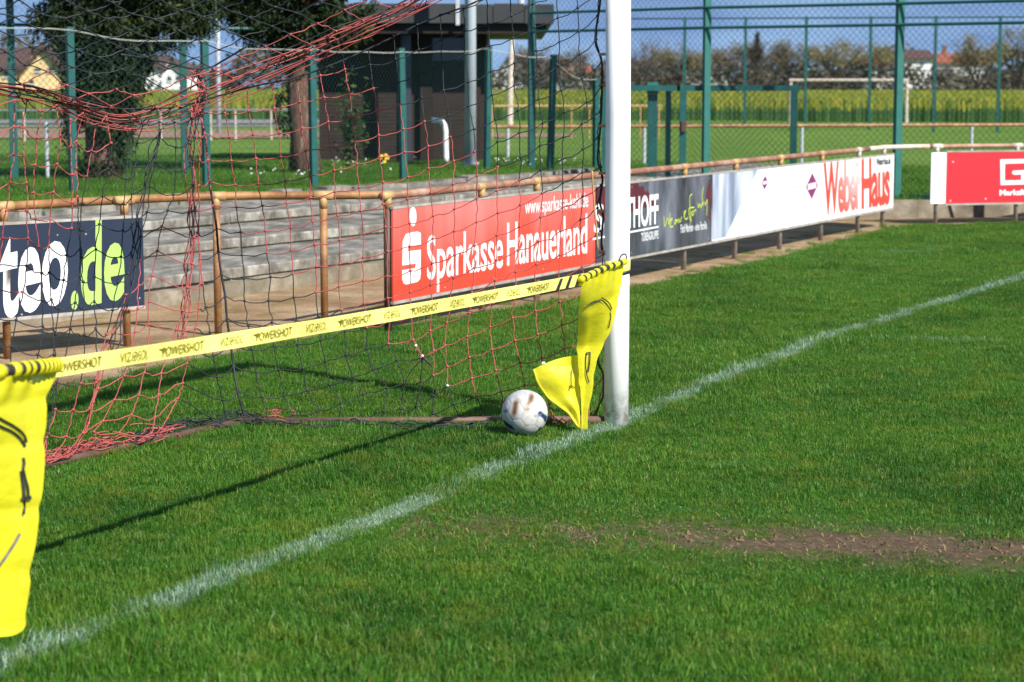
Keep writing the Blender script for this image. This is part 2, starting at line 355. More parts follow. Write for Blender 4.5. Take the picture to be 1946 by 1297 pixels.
def path_mat():
    m, nt, b = nodes_of('path_gravel_soil')
    c = ramp(nt, noise(nt, 1.6, 7, .68), [(.3, (.17, .105, .055)), (.48, (.29, .19, .105)), (.62, (.38, .27, .165)), (.78, (.44, .35, .25))])
    moss = ramp(nt, noise(nt, 2.6, 6, .7), [(.52, (0, 0, 0)), (.66, (1, 1, 1))])
    c = mixc(nt, mth(nt, 'MULTIPLY', moss, .8), c, (.15, .115, .03))
    fine = ramp(nt, noise(nt, 70, 3, .6), [(.3, (.65, .65, .65)), (.7, (1.25, 1.25, 1.25))]); c = mixc(nt, 1., c, fine, 'MULTIPLY')
    nt.links.new(c, b.inputs['Base Color']); b.inputs['Roughness'].default_value = .95; b.inputs['Specular IOR Level'].default_value = .1
    bp = N(nt, 'ShaderNodeBump'); bp.inputs['Strength'].default_value = .7; bp.inputs['Distance'].default_value = .02
    nt.links.new(noise(nt, 45, 6, .7), bp.inputs['Height']); nt.links.new(bp.outputs[0], b.inputs['Normal']); return m
def field_mat():
    m, nt, b = nodes_of('far_field_grass')
    c = ramp(nt, noise(nt, .35, 8, .72), [(.3, (.075, .130, .020)), (.5, (.100, .170, .026)), (.7, (.130, .205, .032))])
    f2 = ramp(nt, noise(nt, 7, 5, .7), [(.3, (.75, .8, .75)), (.7, (1.2, 1.15, 1.2))]); c = mixc(nt, 1., c, f2, 'MULTIPLY')
    nt.links.new(c, b.inputs['Base Color']); b.inputs['Roughness'].default_value = .9; b.inputs['Specular IOR Level'].default_value = .1
    bp = N(nt, 'ShaderNodeBump'); bp.inputs['Strength'].default_value = .6; bp.inputs['Distance'].default_value = .05
    nt.links.new(noise(nt, 20, 6, .7), bp.inputs['Height']); nt.links.new(bp.outputs[0], b.inputs['Normal']); return m
d_ = (DIRT_B-DIRT_A)/np.linalg.norm(DIRT_B-DIRT_A); M['soil'] = mat('soil_crumb', (.15, .10, .07), (.08, .052, .036), 30, .95, .1); M['straw'] = mat('dead_straw', (.36, .27, .10), (.28, .20, .08), 30, .7)
M['grass'] = grass_mat(); M['pitch'] = pitch_mat(); M['path'] = path_mat(); M['field'] = field_mat()
def leaf_mat(name, stops, tr_f=.25):
    m, nt, b = nodes_of(name)
    at = N(nt, 'ShaderNodeAttribute'); at.attribute_name = 'rnd'
    c = ramp(nt, at.outputs['Fac'], stops); nt.links.new(c, b.inputs['Base Color']); b.inputs['Roughness'].default_value = .55; b.inputs['Specular IOR Level'].default_value = .25
    tr = N(nt, 'ShaderNodeBsdfTranslucent'); nt.links.new(c, tr.inputs[0])
    mx = N(nt, 'ShaderNodeMixShader'); mx.inputs[0].default_value = tr_f
    nt.links.new(b.outputs[0], mx.inputs[1]); nt.links.new(tr.outputs[0], mx.inputs[2]); nt.links.new(mx.outputs[0], nt.nodes['Material Output'].inputs[0]); return m
M['conifer'] = leaf_mat('conifer_sprays', [(0, (.008, .020, .008)), (.5, (.017, .036, .011)), (.80, (.036, .060, .014)), (1, (.10, .105, .022))], .2)
M['shrub'] = leaf_mat('shrub_leaves', [(0, (.018, .042, .012)), (.6, (.032, .064, .015)), (1, (.06, .09, .02))])
M['twig'] = leaf_mat('spring_twigs', [(0, (.15, .115, .085)), (.4, (.20, .165, .10)), (.75, (.25, .225, .10)), (1, (.32, .30, .13))], .3)
M['twig_grey'] = leaf_mat('bare_twigs', [(0, (.13, .10, .085)), (.5, (.18, .14, .115)), (1, (.24, .19, .15))], .25)
M['hedge'] = leaf_mat('hedge_twigs', [(0, (.050, .042, .034)), (.5, (.072, .060, .044)), (1, (.11, .095, .06))], .15)
M['wood_far'] = leaf_mat('far_wood_twigs', [(0, (.060, .048, .038)), (.5, (.088, .070, .050)), (1, (.13, .11, .065))], .2)
M['crop'] = leaf_mat('crop_plants', [(0, (.055, .130, .036)), (.54, (.075, .155, .036)), (.66, (.15, .20, .035)), (1, (.33, .31, .03))], .3)

# ------------------------------------------------------------------ large structure: ground sheets
def sheet(name, P, m, kind='structure', skirt=0):
    b = MB(); P = np.asarray(P, float); b.poly(P)
    if skirt:
        k = len(P)
        for i in range(k):
            a, c = P[i], P[(i+1) % k]
            b.add([a, c, c-[0, 0, skirt], a-[0, 0, skirt]], [(0, 1, 2, 3)])
    o = b.build(name, m); o['kind'] = kind; return o
# edge of the playing grass, traced along the dirt strip
edge_px = [(90, 748), (345, 692), (600, 640), (740, 622), (950, 592), (1150, 561), (1300, 527), (1500, 483), (1640, 449), (1700, 434), (1778, 427), (1946, 424)]
EDGE = [G(*q) for q in edge_px]
e0, e1 = EDGE[0], EDGE[-1]
edge = [e0+(e0-EDGE[1])*8] + EDGE + [np.array([e1[0]+14, e1[1]+1.2, 0])]
sheet('pitch', [(edge[0][0], -6, 0)] + [tuple(p) for p in edge] + [(edge[-1][0], -6, 0)], M['pitch'])
sheet('ground', [(-60, -30, -.012), (60, -30, -.012), (60, 40, -.012), (-60, 40, -.012)], M['path'])
ZU = .42
def zup(x): return float(np.interp(x, [-9, .3, 1.6, 3.4, 14], [ZU, ZU, .32, .20, .20]))
UF = [(-16, 1.0, ZU), (-9.0, 12.4, ZU), (-4.8, 19.7, ZU), (-3.2, 22.5, ZU), (.3, 28.6, ZU), (1.6, 30.2, .32), (3.35, 26.0, .20), (5.2, 26.25, .20), (16, 27.4, .20)]
def field_sheet():
    b = MB(); P = [np.array(p, float) for p in UF]
    b2 = MB()
    far = [np.array((x*22., 700., .2)) for x in np.linspace(-18, 22, len(P))]
    mid = []
    for i, p in enumerate(P): mid.append(np.array((p[0]*1.5+(-3 if i < 4 else 1.5), 46., zup(p[0])*.6+.08)))
    b.grid([P, mid, far])
    for i in range(len(P)-1):
        a, c = P[i], P[i+1]; b.add([a, c, c-[0, 0, .5], a-[0, 0, .5]], [(0, 1, 2, 3)])
    o = b.build('field', M['field']); o['kind'] = 'structure'
field_sheet()
# far ground: dirt track and grey lot beyond the second pitch
sheet('dirt_track', [(-22, 49, .36), (-1.0, 50, .36), (4.5, 53, .30), (4.0, 60, .30), (-28, 62, .36)], M['track'])
sheet('gravel_lot', [(-34, 67, .36), (-5.5, 67, .36), (-10.0, 118, .35), (-60, 118, .35)], M['lot'])

# ------------------------------------------------------------------ concrete terrace: rows of slabs
ter = thing('concrete_terrace', (-1.5, 18.5, 0), 'weathered grey concrete terrace of low steps behind the railing', 'terrace')
def line_through(a, b, t0, t1):
    a, b = np.array(a), np.array(b); d = (b-a)/np.linalg.norm((b-a)[:2]); return a+d*t0, a+d*t1, d
rows = [((-2.49, 16.0), (-1.13, 18.4), .1), ((-2.79, 17.8), (-1.24, 20.35), .2), ((-3.06, 19.6), (-1.38, 22.4), .3)]
protos = {}
for k, (a, b_, z) in enumerate(rows):
    a = np.array(a); b_ = np.array(b_); d = (b_-a)/np.linalg.norm(b_-a); n = np.array([-d[1], d[0]])
    depth = 1.55; t = -9.0 + .4*k; first = None
    while t < 14.5:
        L = random.choice([1.5, 1.8, 2.0]); p = a+d*(t+.008); q = a+d*(t+L-.008)
        sb = MB(); jig = random.uniform(-.006, .006); off = n*random.uniform(0, .02)
        z0, z1 = z+.018+jig, z+.096+jig
        c0 = p+off; c1 = q+off; c2 = q+n*depth; c3 = p+n*depth
        bz = .012
        top = [(*c0, z1-bz), (*c1, z1-bz), (*(c1+n*bz), z1), (*(c0+n*bz), z1)]
        sb.add([(*c0, z0), (*c1, z0), (*c1, z1-bz), (*c0, z1-bz)], [(0, 1, 2, 3)], 1)
        sb.add(top, [(0, 1, 2, 3)], 1)
        sb.add([(*(c0+n*bz), z1), (*(c1+n*bz), z1), (*c2, z1), (*c3, z1)], [(0, 1, 2, 3)], 0)
        sb.add([(*c0, z0), (*c3, z0), (*c3, z1), (*(c0+n*bz), z1), (*c0, z1-bz)], [(0, 1, 2, 3, 4)], 1)
        sb.add([(*c1, z0), (*c2, z0), (*c2, z1), (*(c1+n*bz), z1), (*c1, z1-bz)], [(4, 3, 2, 1, 0)], 1)
        sb.add([(*c0, z0), (*c1, z0), (*c2, z0), (*c3, z0)], [(3, 2, 1, 0)], 1)
        sb.build('slab', [M['concrete'], M['concrete_face']], ter)
        t += L
    # recessed support wall under the slabs
    fb = MB(); p0 = a+d*(-9)+n*.09; p1 = a+d*14.3+n*.09
    fb.wall(p0, p1, z-.12, z+.017, .12); fb.build('step_support', M['wall_tan'], ter)
fb = MB(); a = np.array(rows[0][0]); b_ = np.array(rows[0][1]); d = (b_-a)/np.linalg.norm(b_-a); n = np.array([-d[1], d[0]])
fb.wall(a+d*(-9)-n*.01, a+d*14.3-n*.01, -.05, .096, .16); fb.build('foot_wall', M['wall_tan'], ter)
# rough kerb stones along the top edge
a = np.array((-3.2, 22.5)); b_ = np.array((.3, 28.6)); d = (b_-a)/np.linalg.norm(b_-a); n = np.array([-d[1], d[0]]); t = -9
while t < 8.4:
    L = random.uniform(.35, .6); kb = MB(); p = a+d*t-n*.10; q = a+d*(t+L-.02)-n*.10
    kb.wall(p+n*random.uniform(-.02, .02), q+n*random.uniform(-.02, .02), .28, ZU+.035+random.uniform(-.025, .02), .2)
    o = kb.build('kerb_stone', M['concrete'], ter); t += L
rw = MB(); rw.wall((3.2, 25.93), (5.0, 26.12), -.05, .205, .2); rw.wall((5.004, 26.12), (16, 27.2), -.05, .20, .2)
tag(rw.build('retaining_wall', M['wall_tan']), 'low tan concrete wall at the corner behind the red board', 'wall')

# ------------------------------------------------------------------ railings with posts and fittings
RA = np.array([-.826, 13.96, 0]); RB = np.array([4.287, 24.34, 0]); RD = (RB-RA)/np.linalg.norm(RB-RA); ZR = .905
def fitting(mb, p, d, m=0, r=.0305, L=.13):
    p = np.array(p); mb.tube([p-d*L/2, p+d*L/2], r, 12, m); mb.tube([p, p-[0, 0, .085]], r*.90, 12, m)
rail1 = thing('pitch_railing', RA, 'long rusty tube railing carrying the boards, bending at the far corner', 'railing')
c1 = np.array([4.99, 24.80, 0]); c2 = np.array([6.00, 25.08, 0])
rp = [RA, RA+RD*3, RA+RD*6, RB-RD*.6, RB, (RB+c1)/2+np.array([-.04, .06, 0]), c1, c2, c2+(c2-c1)*3, c2+(c2-c1)*8]
rp = [np.array([*p[:2], ZR]) for p in rp]; rs = spline(rp, 6)
iB = int(np.argmin(np.linalg.norm(rs[:, :2]-(RB-RD*.75)[:2], axis=1))); iC = int(np.argmin(np.linalg.norm(rs[:, :2]-(c1-.12*(c1-RB))[:2], axis=1)))
for seg, m_ in ((rs[:iB+1], 'rust_brown'), (rs[iB:iC+1], 'rail_white'), (rs[iC:], 'rust_brown')):
    b = MB(); b.tube(seg, .027, 12); b.build('rail', M[m_], rail1, True)
px_posts = [(915, 0), (1020, 0), (1300, 506), (1397, 487), (1482, 466), (1560, 452), (1630, 438), (1677, 430)]
posts = []
for px, py in px_posts:
    q = ONP(px, 400, RA, vnorm(RA, RB)); posts.append(np.array([q[0], q[1], 0]))
posts += [c1+np.array([.0, .0, 0]), c2, c2+(c2-c1)*1.2, c2+(c2-c1)*2.4]
for i, p in enumerate(posts):
    b = MB(); b.tube([p-[0, 0, .05], p+[0, 0, ZR-.05]], .025, 12); b.build('post', M['post_grey'], rail1, True)
    b = MB(); d = RD if i < 8 else (c2-c1)/np.linalg.norm(c2-c1); fitting(b, [*p[:2], ZR], d); b.build('fitting', M['rail_white' if i >= 6 else 'fit_tan'], rail1, True)
b = MB(); b.tube([RA-[0, 0, .05], RA+[0, 0, ZR]], .027, 12); b.tube([RA+RD*.1+[0,0,.72], RA+[0,0,.72]], .018, 6); b.tube([RA+RD*.1+[0,0,.26], RA+[0,0,.26]], .018, 6)
tag(b.build('end_post', M['post_dark'], rail1, True), 'dark brown end post with hinges')
b = MB(); fitting(b, [*RA[:2], ZR], RD); b.build('fitting', M['fit_tan'], rail1, True)
# dirt-stained lower timber rail that the boards stand on
L0 = np.array([-3.09, 12.61, 0]); L1_ = np.array([-1.937, 13.784, 0]); L2_ = np.array([-1.243, 13.872, 0])
rail2 = thing('pitch_railing', L1_, 'tan painted tube railing left of the opening, in front of the terrace', 'railing')
lp = [L0-(L1_-L0)*2.2, L0-(L1_-L0)*1., L0, (L0+L1_)/2+np.array([-.03, .06, 0]), L1_, L2_, RA]
lp = [np.array([*p[:2], ZR+.006]) for p in lp]; b = MB(); b.tube(spline(lp, 6), .0275, 12); b.build('rail', M['rust_tan'], rail2, True)
ld = (L1_-L0)/np.linalg.norm(L1_-L0)
q = ONP(236, 400, L0, vnorm(L0, L1_)); q0 = ONP(6, 400, L0, vnorm(L0, L1_))
for p, d in ((L1_, np.array([1., .1, 0])), (L2_, np.array([1., .15, 0])), (np.array([q[0], q[1], 0]), ld), (np.array([q0[0], q0[1], 0]), ld), (L0-(L1_-L0)*1., ld)):
    b = MB(); b.tube([p-[0, 0, .05], p+[0, 0, ZR-.05]], .025, 12); b.build('post', M['rust_tan'], rail2, True)
    b = MB(); fitting(b, [*p[:2], ZR+.006], d/np.linalg.norm(d)); b.build('fitting', M['fit_tan'], rail2, True)

# ------------------------------------------------------------------ lettering
def text_mesh(s, name, bl, br, tl, m, parent, off=(0, 0, 0), bold=.0, shear=0, sx=None, fade=None, sp=1.0):
    cu = bpy.data.curves.new('t', 'FONT'); cu.body = s; cu.size = 1; cu.offset = bold; cu.shear = shear; cu.resolution_u = 4; cu.space_character = sp
    ob = bpy.data.objects.new('t', cu); COL.objects.link(ob); bpy.context.view_layer.update()
    me = bpy.data.meshes.new_from_object(ob.evaluated_get(bpy.context.evaluated_depsgraph_get()))
    bpy.data.objects.remove(ob); bpy.data.curves.remove(cu); me.name = name
    v = np.zeros(len(me.vertices)*3); me.vertices.foreach_get('co', v); v = v.reshape(-1, 3)
    x = (v[:, 0]-v[:, 0].min())/(np.ptp(v[:, 0])+1e-9); y = v[:, 1]/(v[:, 1].max()+1e-9)
    bl, br, tl = map(np.asarray, (bl, br, tl)); P = bl+x[:, None]*(br-bl)+y[:, None]*(tl-bl)+np.asarray(off)
    me.vertices.foreach_set('co', P.reshape(-1)); me.materials.clear(); me.materials.append(m); me.update()
    if fade is not None:
        at = me.attributes.new('fade', 'FLOAT', 'POINT'); at.data.foreach_set('value', np.clip(fade(x, y), 0, 1).astype(np.float32))
    return link(name, me, parent)
class Board:
    """an advertising board standing in a vertical plane through ground points a, b"""
    def __init__(s, a, b, x0, x1, z0, z1, m, label, off=.05, group='advertising boards on the railing'):
        s.n = vnorm(a, b); s.p0 = np.array(a)+s.n*off
        s.d = np.array(b)-np.array(a); s.d = s.d/np.linalg.norm(s.d); s.z0, s.z1 = z0, z1
        s.a = s.p0+s.d*x0; s.b = s.p0+s.d*x1
        s.t = thing('advertising_board', (*((s.a+s.b)/2)[:2], z0), label, 'advert board', group)
        bb = MB(); bb.prism([s.at(x0, z0), s.at(x1, z0), s.at(x1, z1), s.at(x0, z1)], -s.n*.014); bb.build('panel', m, s.t)
        fr = MB(); e = -s.n*.024
        for (za, zb) in ((z0-.022, z0-.002), (z1+.002, z1+.018)):
            fr.prism([s.at(x0-.004, za)+s.n*.004, s.at(x1+.004, za)+s.n*.004, s.at(x1+.004, zb)+s.n*.004, s.at(x0-.004, zb)+s.n*.004], e)
        fr.build('edge_strip', M['alu'], s.t)
        bk = MB(); bk.prism([s.at(x0+.03, z0+.05)-s.n*.016, s.at(x1-.03, z0+.05)-s.n*.016, s.at(x1-.03, z0+.11)-s.n*.016, s.at(x0+.03, z0+.11)-s.n*.016], -s.n*.02)
        bk.build('back_batten', M['board_wood'], s.t)
    def at(s, x, z): p = s.p0+s.d*x; return np.array([p[0], p[1], z])
    def px(s, x, y): return ONP(x, y, s.p0, s.n)
    def u(s, x, y): p = s.px(x, y); return float((p-s.p0)@s.d), float(p[2])
    def text(s, txt, bl, br, tl, m, name='lettering', lift=.003, **kw):
        return text_mesh(txt, name, s.px(*bl), s.px(*br), s.px(*tl), m, s.t, off=s.n*lift, **kw)
    def shape(s, name, pts, m, lift=.002):
        b = MB(); P = np.array([s.px(*q) for q in pts])+s.n*lift; b.prism(P, -s.n*(lift-.0005)); return b.build(name, m, s.t)
    def strokes(s, name, lines, m, w=.008, lift=.003, sub=5):
        b = MB()
        for ln in lines:
            P = spline(np.array([s.px(*q) for q in ln]), sub); T = np.gradient(P, axis=0); T /= np.linalg.norm(T, axis=1)[:, None]+1e-9
            U = np.cross(T, s.n); b.grid([P+U*w/2+s.n*lift, P-U*w/2+s.n*lift])
        return b.build(name, m, s.t)
def span(a, b, off, pxs, y=450):
    n = vnorm(a, b); p0 = np.array(a)+n*off; d = np.array(b)-np.array(a); d = d/np.linalg.norm(d)
    return [float((ONP(x, y, p0, n)-p0)@d) for x in pxs]
def ell(cx, cy, rx, ry, k=24, tilt=0): return [(cx+rx*math.cos(t), cy+ry*math.sin(t)+tilt*rx*math.cos(t)) for t in np.linspace(0, 2*math.pi, k, endpoint=False)]

# navy board
x0, x1 = span(L0, L1_, .05, (-260, 272))
B1 = Board(L0, L1_, x0, x1, .245, .80, M['print_navy'], 'navy blue advertising board with white and lime green lettering, cut by the left edge')
B1.text('lteo', (-17, 606), (128, 568), (-17, 432), M['print_white'], bold=.024)
B1.text('.de', (134, 584), (236, 562), (134, 428), M['print_lime'], bold=.022)
for q in ((109, 447), (163, 445), (41, 598), (265, 567)): B1.shape('screw', ell(*q, 1.6, 1.8, 8), M['alu'])
# red board
x0, x1 = span(RA, RB, .05, (747, 1131))
B2 = Board(RA, RB, x0, x1, .205, .815, M['board_red_faded'], 'sun-faded red advertising board with white bank lettering behind the net')
B2.shape('logo_dot', ell(784.5, 412, 6.4, 18.5), M['print_white'])
S = [(771, 446), (777, 443), (793, 440.5), (799, 443), (799.5, 466), (775, 470), (774.5, 478), (799, 475), (799, 520), (798, 530), (793, 536), (772, 541), (767, 539), (764, 531), (764, 514), (789, 510), (790, 501), (764.5, 505), (765, 460)]
B2.shape('logo', S, M['print_white'])
B2.text('Sparkasse', (811, 531), (955, 507), (811, 448.5), M['print_white'], bold=.012)
B2.text('Hanauerland', (963, 504), (1115, 480), (963, 424), M['print_white'], bold=.012)
B2.text('www.sparkasse-kehl.de', (997, 407), (1117, 393), (997, 378), M['print_white'], bold=.005)
# dark photo board
x0, x1 = span(RA, RB, .05, (1133, 1352))
B3 = Board(RA, RB, x0, x1, .205, .815, M['board_dark'], 'dark grey and maroon advertising board with white capitals right of the white goalpost')
B3.shape('maroon_print', [(1134, 357), (1134, 425), (1180, 412), (1215, 396), (1250, 393), (1245, 380), (1240, 372), (1236, 374), (1232, 362), (1226, 366), (1222, 352), (1216, 356), (1210, 344)], M['maroon'], .0012)
B3.shape('maroon_print', [(1346, 352), (1350.5, 340), (1350.5, 420), (1347, 415), (1349, 395), (1342, 372)], M['maroon'], .0012)
B3.text('THOFF', (1190, 434), (1250.5, 424), (1190, 376), M['print_white'], bold=.02)
B3.text('S', (1128, 443), (1147, 440), (1128, 389), M['print_white'], bold=.02)
B3.shape('rule', [(1126, 453), (1251, 430), (1251, 433), (1126, 456.5)], M['print_white'])
B3.text('TÜRENGRUPPE', (1218, 459), (1250.5, 453), (1218, 440), M['print_grey'], bold=.03)
def z6(*pts): return [(1140+x/4.986, 300+y/4.986) for x, y in pts]
B3.strokes('lettering', [z6((605, 560), (610, 650), (640, 570), (652, 635), (662, 520)), z6((650, 605), (682, 575), (668, 615), (665, 655), (692, 650)), z6((738, 590), (710, 595), (705, 632), (735, 590), (742, 622)), z6((745, 575), (757, 610), (772, 560)), z6((790, 560), (812, 505), (795, 520), (805, 582), (832, 570)),
    z6((870, 345), (848, 375), (852, 500), (860, 610), (838, 490), (892, 470)), z6((885, 500), (865, 525), (880, 545), (897, 495), (908, 505)), z6((925, 430), (930, 475), (942, 440), (955, 475), (962, 430)), z6((967, 420), (970, 460)), z6((982, 275), (965, 360), (978, 450)), z6((990, 415), (997, 450), (1014, 400), (1008, 545))], M['print_script'], .011)
B3.text('Fünf Marken - eine Familie.', (1293, 443), (1343.5, 435), (1293, 427), M['print_grey'], bold=.02)
# white board with photo corner and diamonds
x0, x1 = span(RA, RB, .05, (1353.5, 1557))
B4 = Board(RA, RB, x0, x1, .205, .815, M['print_white'], 'white advertising board with two purple diamonds and a pale photo corner')
def inset(q): return q
B4.shape('photo', [(1354, 329), (1354, 456), (1379, 450.5), (1442, 319)], M['board_photo'])
for cx, cy, rx, ry, tl in ((1453.4, 347.5, 6.6, 13.4, -.16), (1543, 354, 11.5, 25, -.16)):
    B4.shape('diamond', [(cx-rx, cy-tl*rx), (cx-.6, cy+ry), (cx+rx, cy+tl*rx), (cx+.4, cy-ry)], M['print_purple'])
    B4.shape('diamond_band', [(cx-rx*.72, cy-ry*.2-tl*rx*.7), (cx-rx*.72, cy+ry*.26-tl*rx*.7), (cx+rx*.68, cy+ry*.2+tl*rx*.7), (cx+rx*.68, cy-ry*.26+tl*rx*.7)], M['print_pink'], .0035)
def faintlines(bd, x0, x1, y0, y1, sl, rows_, m, n, h):
    b = MB()
    for r in range(rows_):
        yy = y0+(y1-y0)*r/max(1, rows_-1); xx = x0; end = x1-(x1-x0)*.2*random.random()*(r > 0)
        while xx < end:
            w = random.uniform(.7, 1.7); P = np.array([bd.px(xx, yy+(xx-x0)*sl), bd.px(xx+w, yy+(xx+w-x0)*sl), bd.px(xx+w, yy+(xx+w-x0)*sl-h), bd.px(xx, yy+(xx-x0)*sl-h)])+bd.n*.002
            b.poly(P); xx += w+random.uniform(.4, 1.0)
    b.build('small_print', m, bd.t)
faintlines(B4, 1414, 1455, 399, 414, -.17, 2, M['print_grey'], 1, 4)
faintlines(B4, 1480, 1516, 363, 383, -.17, 2, M['print_pink'], 1, 8)
faintlines(B4, 1480, 1509, 406, 406, -.17, 1, M['print_grey'], 1, 2.5)
faintlines(B4, 1533, 1551, 396, 396, -.2, 1, M['print_grey'], 1, 2)
faintlines(B4, 1447, 1459, 372, 372, -.15, 1, M['print_pink'], 1, 1.5)
# house builder board
x0, x1 = span(RA, RB, .05, (1558, 1696))
B5 = Board(RA, RB, x0, x1, .205, .815, M['print_white'], 'white advertising board with tall condensed red name, next to the corner gap')
B5.text('Weber', (1565, 406), (1636, 393), (1565, 310), M['print_fade'], bold=.03, sp=.94, fade=lambda x, y: np.clip((x-.25)*1.5, 0, 1)*np.clip(.25+y*1.3, 0, 1))
B5.text('Haus', (1637, 394), (1691, 384), (1637, 302.5), M['print_orange_red'], bold=.032, sp=.94)
B5.text('WeberHaus', (1611, 320), (1632, 317.5), (1611, 306), M['print_grey'], bold=.02)
B5.text('WeberHaus.de', (1665, 314.5), (1692, 311.5), (1665, 301), M['print_dark'], bold=.03)
for bd, x0_, x1_, n_ in ((B2, 751, 1126, 5), (B3, 1200, 1347, 3), (B4, 1358, 1552, 4), (B5, 1563, 1692, 3)):
    for i in range(n_):
        xx = x0_+(x1_-x0_)*i/(n_-1); k = [q for q in (bd.u(xx, 400),)][0][0]
        for z in (.235, .785):
            p = bd.at(k, z); b = MB(); b.tube([p-bd.n*.002, p+bd.n*.003], .0055, 8); b.build('screw', M['alu'], bd.t)
# red and white board beyond the gap
cd = c2-c1
x0, x1 = span(c1, c2, .05, (1769.5, 1798, 2260), 340)[0::2]; xm = span(c1, c2, .05, (1798,), 340)[0]
B6 = Board(c1, c2, xm, x1, .235, .835, M['print_red'], 'bright red advertising board with white square logo at the right edge')
b = MB(); b.prism([B6.at(x0, .235), B6.at(xm-.001, .235), B6.at(xm-.001, .835), B6.at(x0, .835)], -B6.n*.014); tag(b.build('end_panel', M['print_white'], B6.t), 'white end panel')
B6.shape('logo', [(1901, 303.5), (1960, 302.5), (1960, 310), (1909.5, 311.5), (1909, 343.5), (1940.5, 343), (1941, 332), (1926, 332.3), (1923, 329), (1925, 325), (1948, 324), (1960, 324), (1960, 332), (1949, 332), (1949, 343), (1960, 343), (1960, 350.5), (1901.5, 352)], M['print_white'])
B6.text('Marktfü', (1899.5, 371.5), (1950, 370.5), (1899.5, 361), M['print_white'], bold=.03)
for q in ((1811, 308), (1806, 382), (1873, 378)): B6.shape('screw', ell(*q, 1.3, 1.5, 8), M['print_pink'])

# ------------------------------------------------------------------ fences
def wire_mesh(parent, a, b, za, zb, ta, tb, cell=.06, r=.0011, m='wire'):
    """diamond wire between ground points a and b; za,zb bottom heights, ta,tb top heights"""
    a, b = np.array(a)[:2], np.array(b)[:2]; L = np.linalg.norm(b-a); d = (b-a)/L; n = np.array([-d[1], d[0]]); V = []
    Hh = max(ta-za, tb-zb); pitch = cell*1.414
    for s in (1, -1):
        for c in np.arange(-Hh, L+Hh, pitch):
            # strand u = c + s*h
            hs = np.array([0, Hh]); us = c+s*hs+(0 if s > 0 else 0)
            lo, hi = 0., Hh
            if s > 0: lo = max(lo, -c); hi = min(hi, L-c)
            else: lo = max(lo, c-L); hi = min(hi, c)
            if hi-lo < .02: continue
            P = []
            for h in (lo, hi):
                u = c+s*h; f = u/L; zb_ = za+(zb-za)*f; tt = ta+(tb-ta)*f; z = min(zb_+h, tt); P.append(np.array([*(a+d*u+n*.004*s), z]))
            w = np.array([d[0], d[1], -s])*r*.8; nn = np.array([*n, 0])*r
            tri = [P[0]+nn, P[0]-nn*.5+w, P[0]-nn*.5-w], [P[1]+nn, P[1]-nn*.5+w, P[1]-nn*.5-w]
            for i in range(3): V.append([tri[0][i], tri[0][(i+1) % 3], tri[1][(i+1) % 3], tri[1][i]])
    o = tri_soup('wire_mesh', np.array(V), M[m], parent); o['kind'] = 'stuff'; return o
fence = thing('chain_link_fence', G(597, 360, ZU), 'waist-high green chain-link fence with leaning square posts and slack pale top wire', 'fence')
fp = [(-150, 40, 385), (140, 55, 372), (393, 75, 362), (597, 90, 360), (767, 95, 345), (925, 90, 325), (1045, 107, 323), (1132, 150, 315)]
lean = [0, 0, 0, -.01, -.025, .03, .05, 0]
FPs = []
for (x, yt, yb), ln in zip(fp, lean):
    g = G(x, yb, ZU); t = DY(x, yt, g[1]); FPs.append((g, t[2]))
    b = MB(); b.add([], []) if False else None
    hx = .04; zt = t[2]+.02; P = []
    for z, o_ in ((ZU-.1, 0), (zt, ln)):
        for sx, sy in ((-1, -1), (1, -1), (1, 1), (-1, 1)): P.append((g[0]+sx*hx*.8-sy*hx*.5+o_, g[1]+sy*hx*.8+sx*hx*.5, z))
    b.add(P, [(0, 1, 5, 4), (1, 2, 6, 5), (2, 3, 7, 6), (3, 0, 4, 7), (4, 5, 6, 7)]); b.build('post', M['teal'], fence)
for i in range(len(FPs)-1):
    (a, ta), (c, tc) = FPs[i], FPs[i+1]
    wire_mesh(fence, a+[0, .05, 0], c+[0, .05, 0], ZU+.03, ZU+.03, ta-.06, tc-.06)
    sag = [.0, .05, .05, .03, .03, .03, .10, .12][i]; P = []
    for f in np.linspace(0, 1, 9): q = a*(1-f)+c*f; P.append((q[0], q[1]-.05, ta*(1-f)+tc*f-.02-sag*4*f*(1-f)+.01*math.sin(9*f+i)))
    b = MB(); b.tube(P, .0055, 5); b.build('top_wire', M['wire_pale'], fence)
    b = MB(); b.tube([(*(a+[0, -.05, 0])[:2], ZU+.75), (*(c+[0, -.05, 0])[:2], ZU+.75)], .002, 4); b.build('mid_wire', M['wire'], fence)

ball_f = thing('ball_stop_fence', G(1703, 378, .2), 'tall green ball-stop fence with two horizontal tubes and wire mesh behind the boards', 'fence')
tp = [(-140, 352, ZU), (28, 345, ZU), (352, 335, ZU), (560, 330, ZU), (1010, 322, ZU), (1345, 370, .2), (1703, 378, .2), (2070, 391, .2)]
TP = []
for x, y, z in tp:
    g = G(x, y, z)
    if x == 1345: g = DY(1341, 300, 27.9); g[2] = .2
    TP.append(g); b = MB(); b.box((g[0], g[1], (z-.1+4.6)/2), (.085 if x > 300 else .09, .085, 4.7+.1-z), .3); b.build('post', M['teal_light' if x > 1300 else 'teal'], ball_f)
for i in range(len(TP)-1):
    a, c = TP[i], TP[i+1]
    for z in ((2.36, 2.62) if i > 3 else (2.36,) if i < 3 else ()):
        b = MB(); b.tube([(a[0], a[1]-.06, z), (c[0], c[1]-.06, z)], .02, 8); b.build('horizontal_tube', M['teal'], ball_f)
    if i >= 4: wire_mesh(ball_f, a+[0, .06, 0], c+[0, .06, 0], a[2]+.02, c[2]+.02, 4.5, 4.5, .062, .0015)
    elif i in (0, 1): wire_mesh(ball_f, a+[0, .06, 0], c+[0, .06, 0], a[2]+.02, c[2]+.02, 4.5, 4.5, .062, .0012)
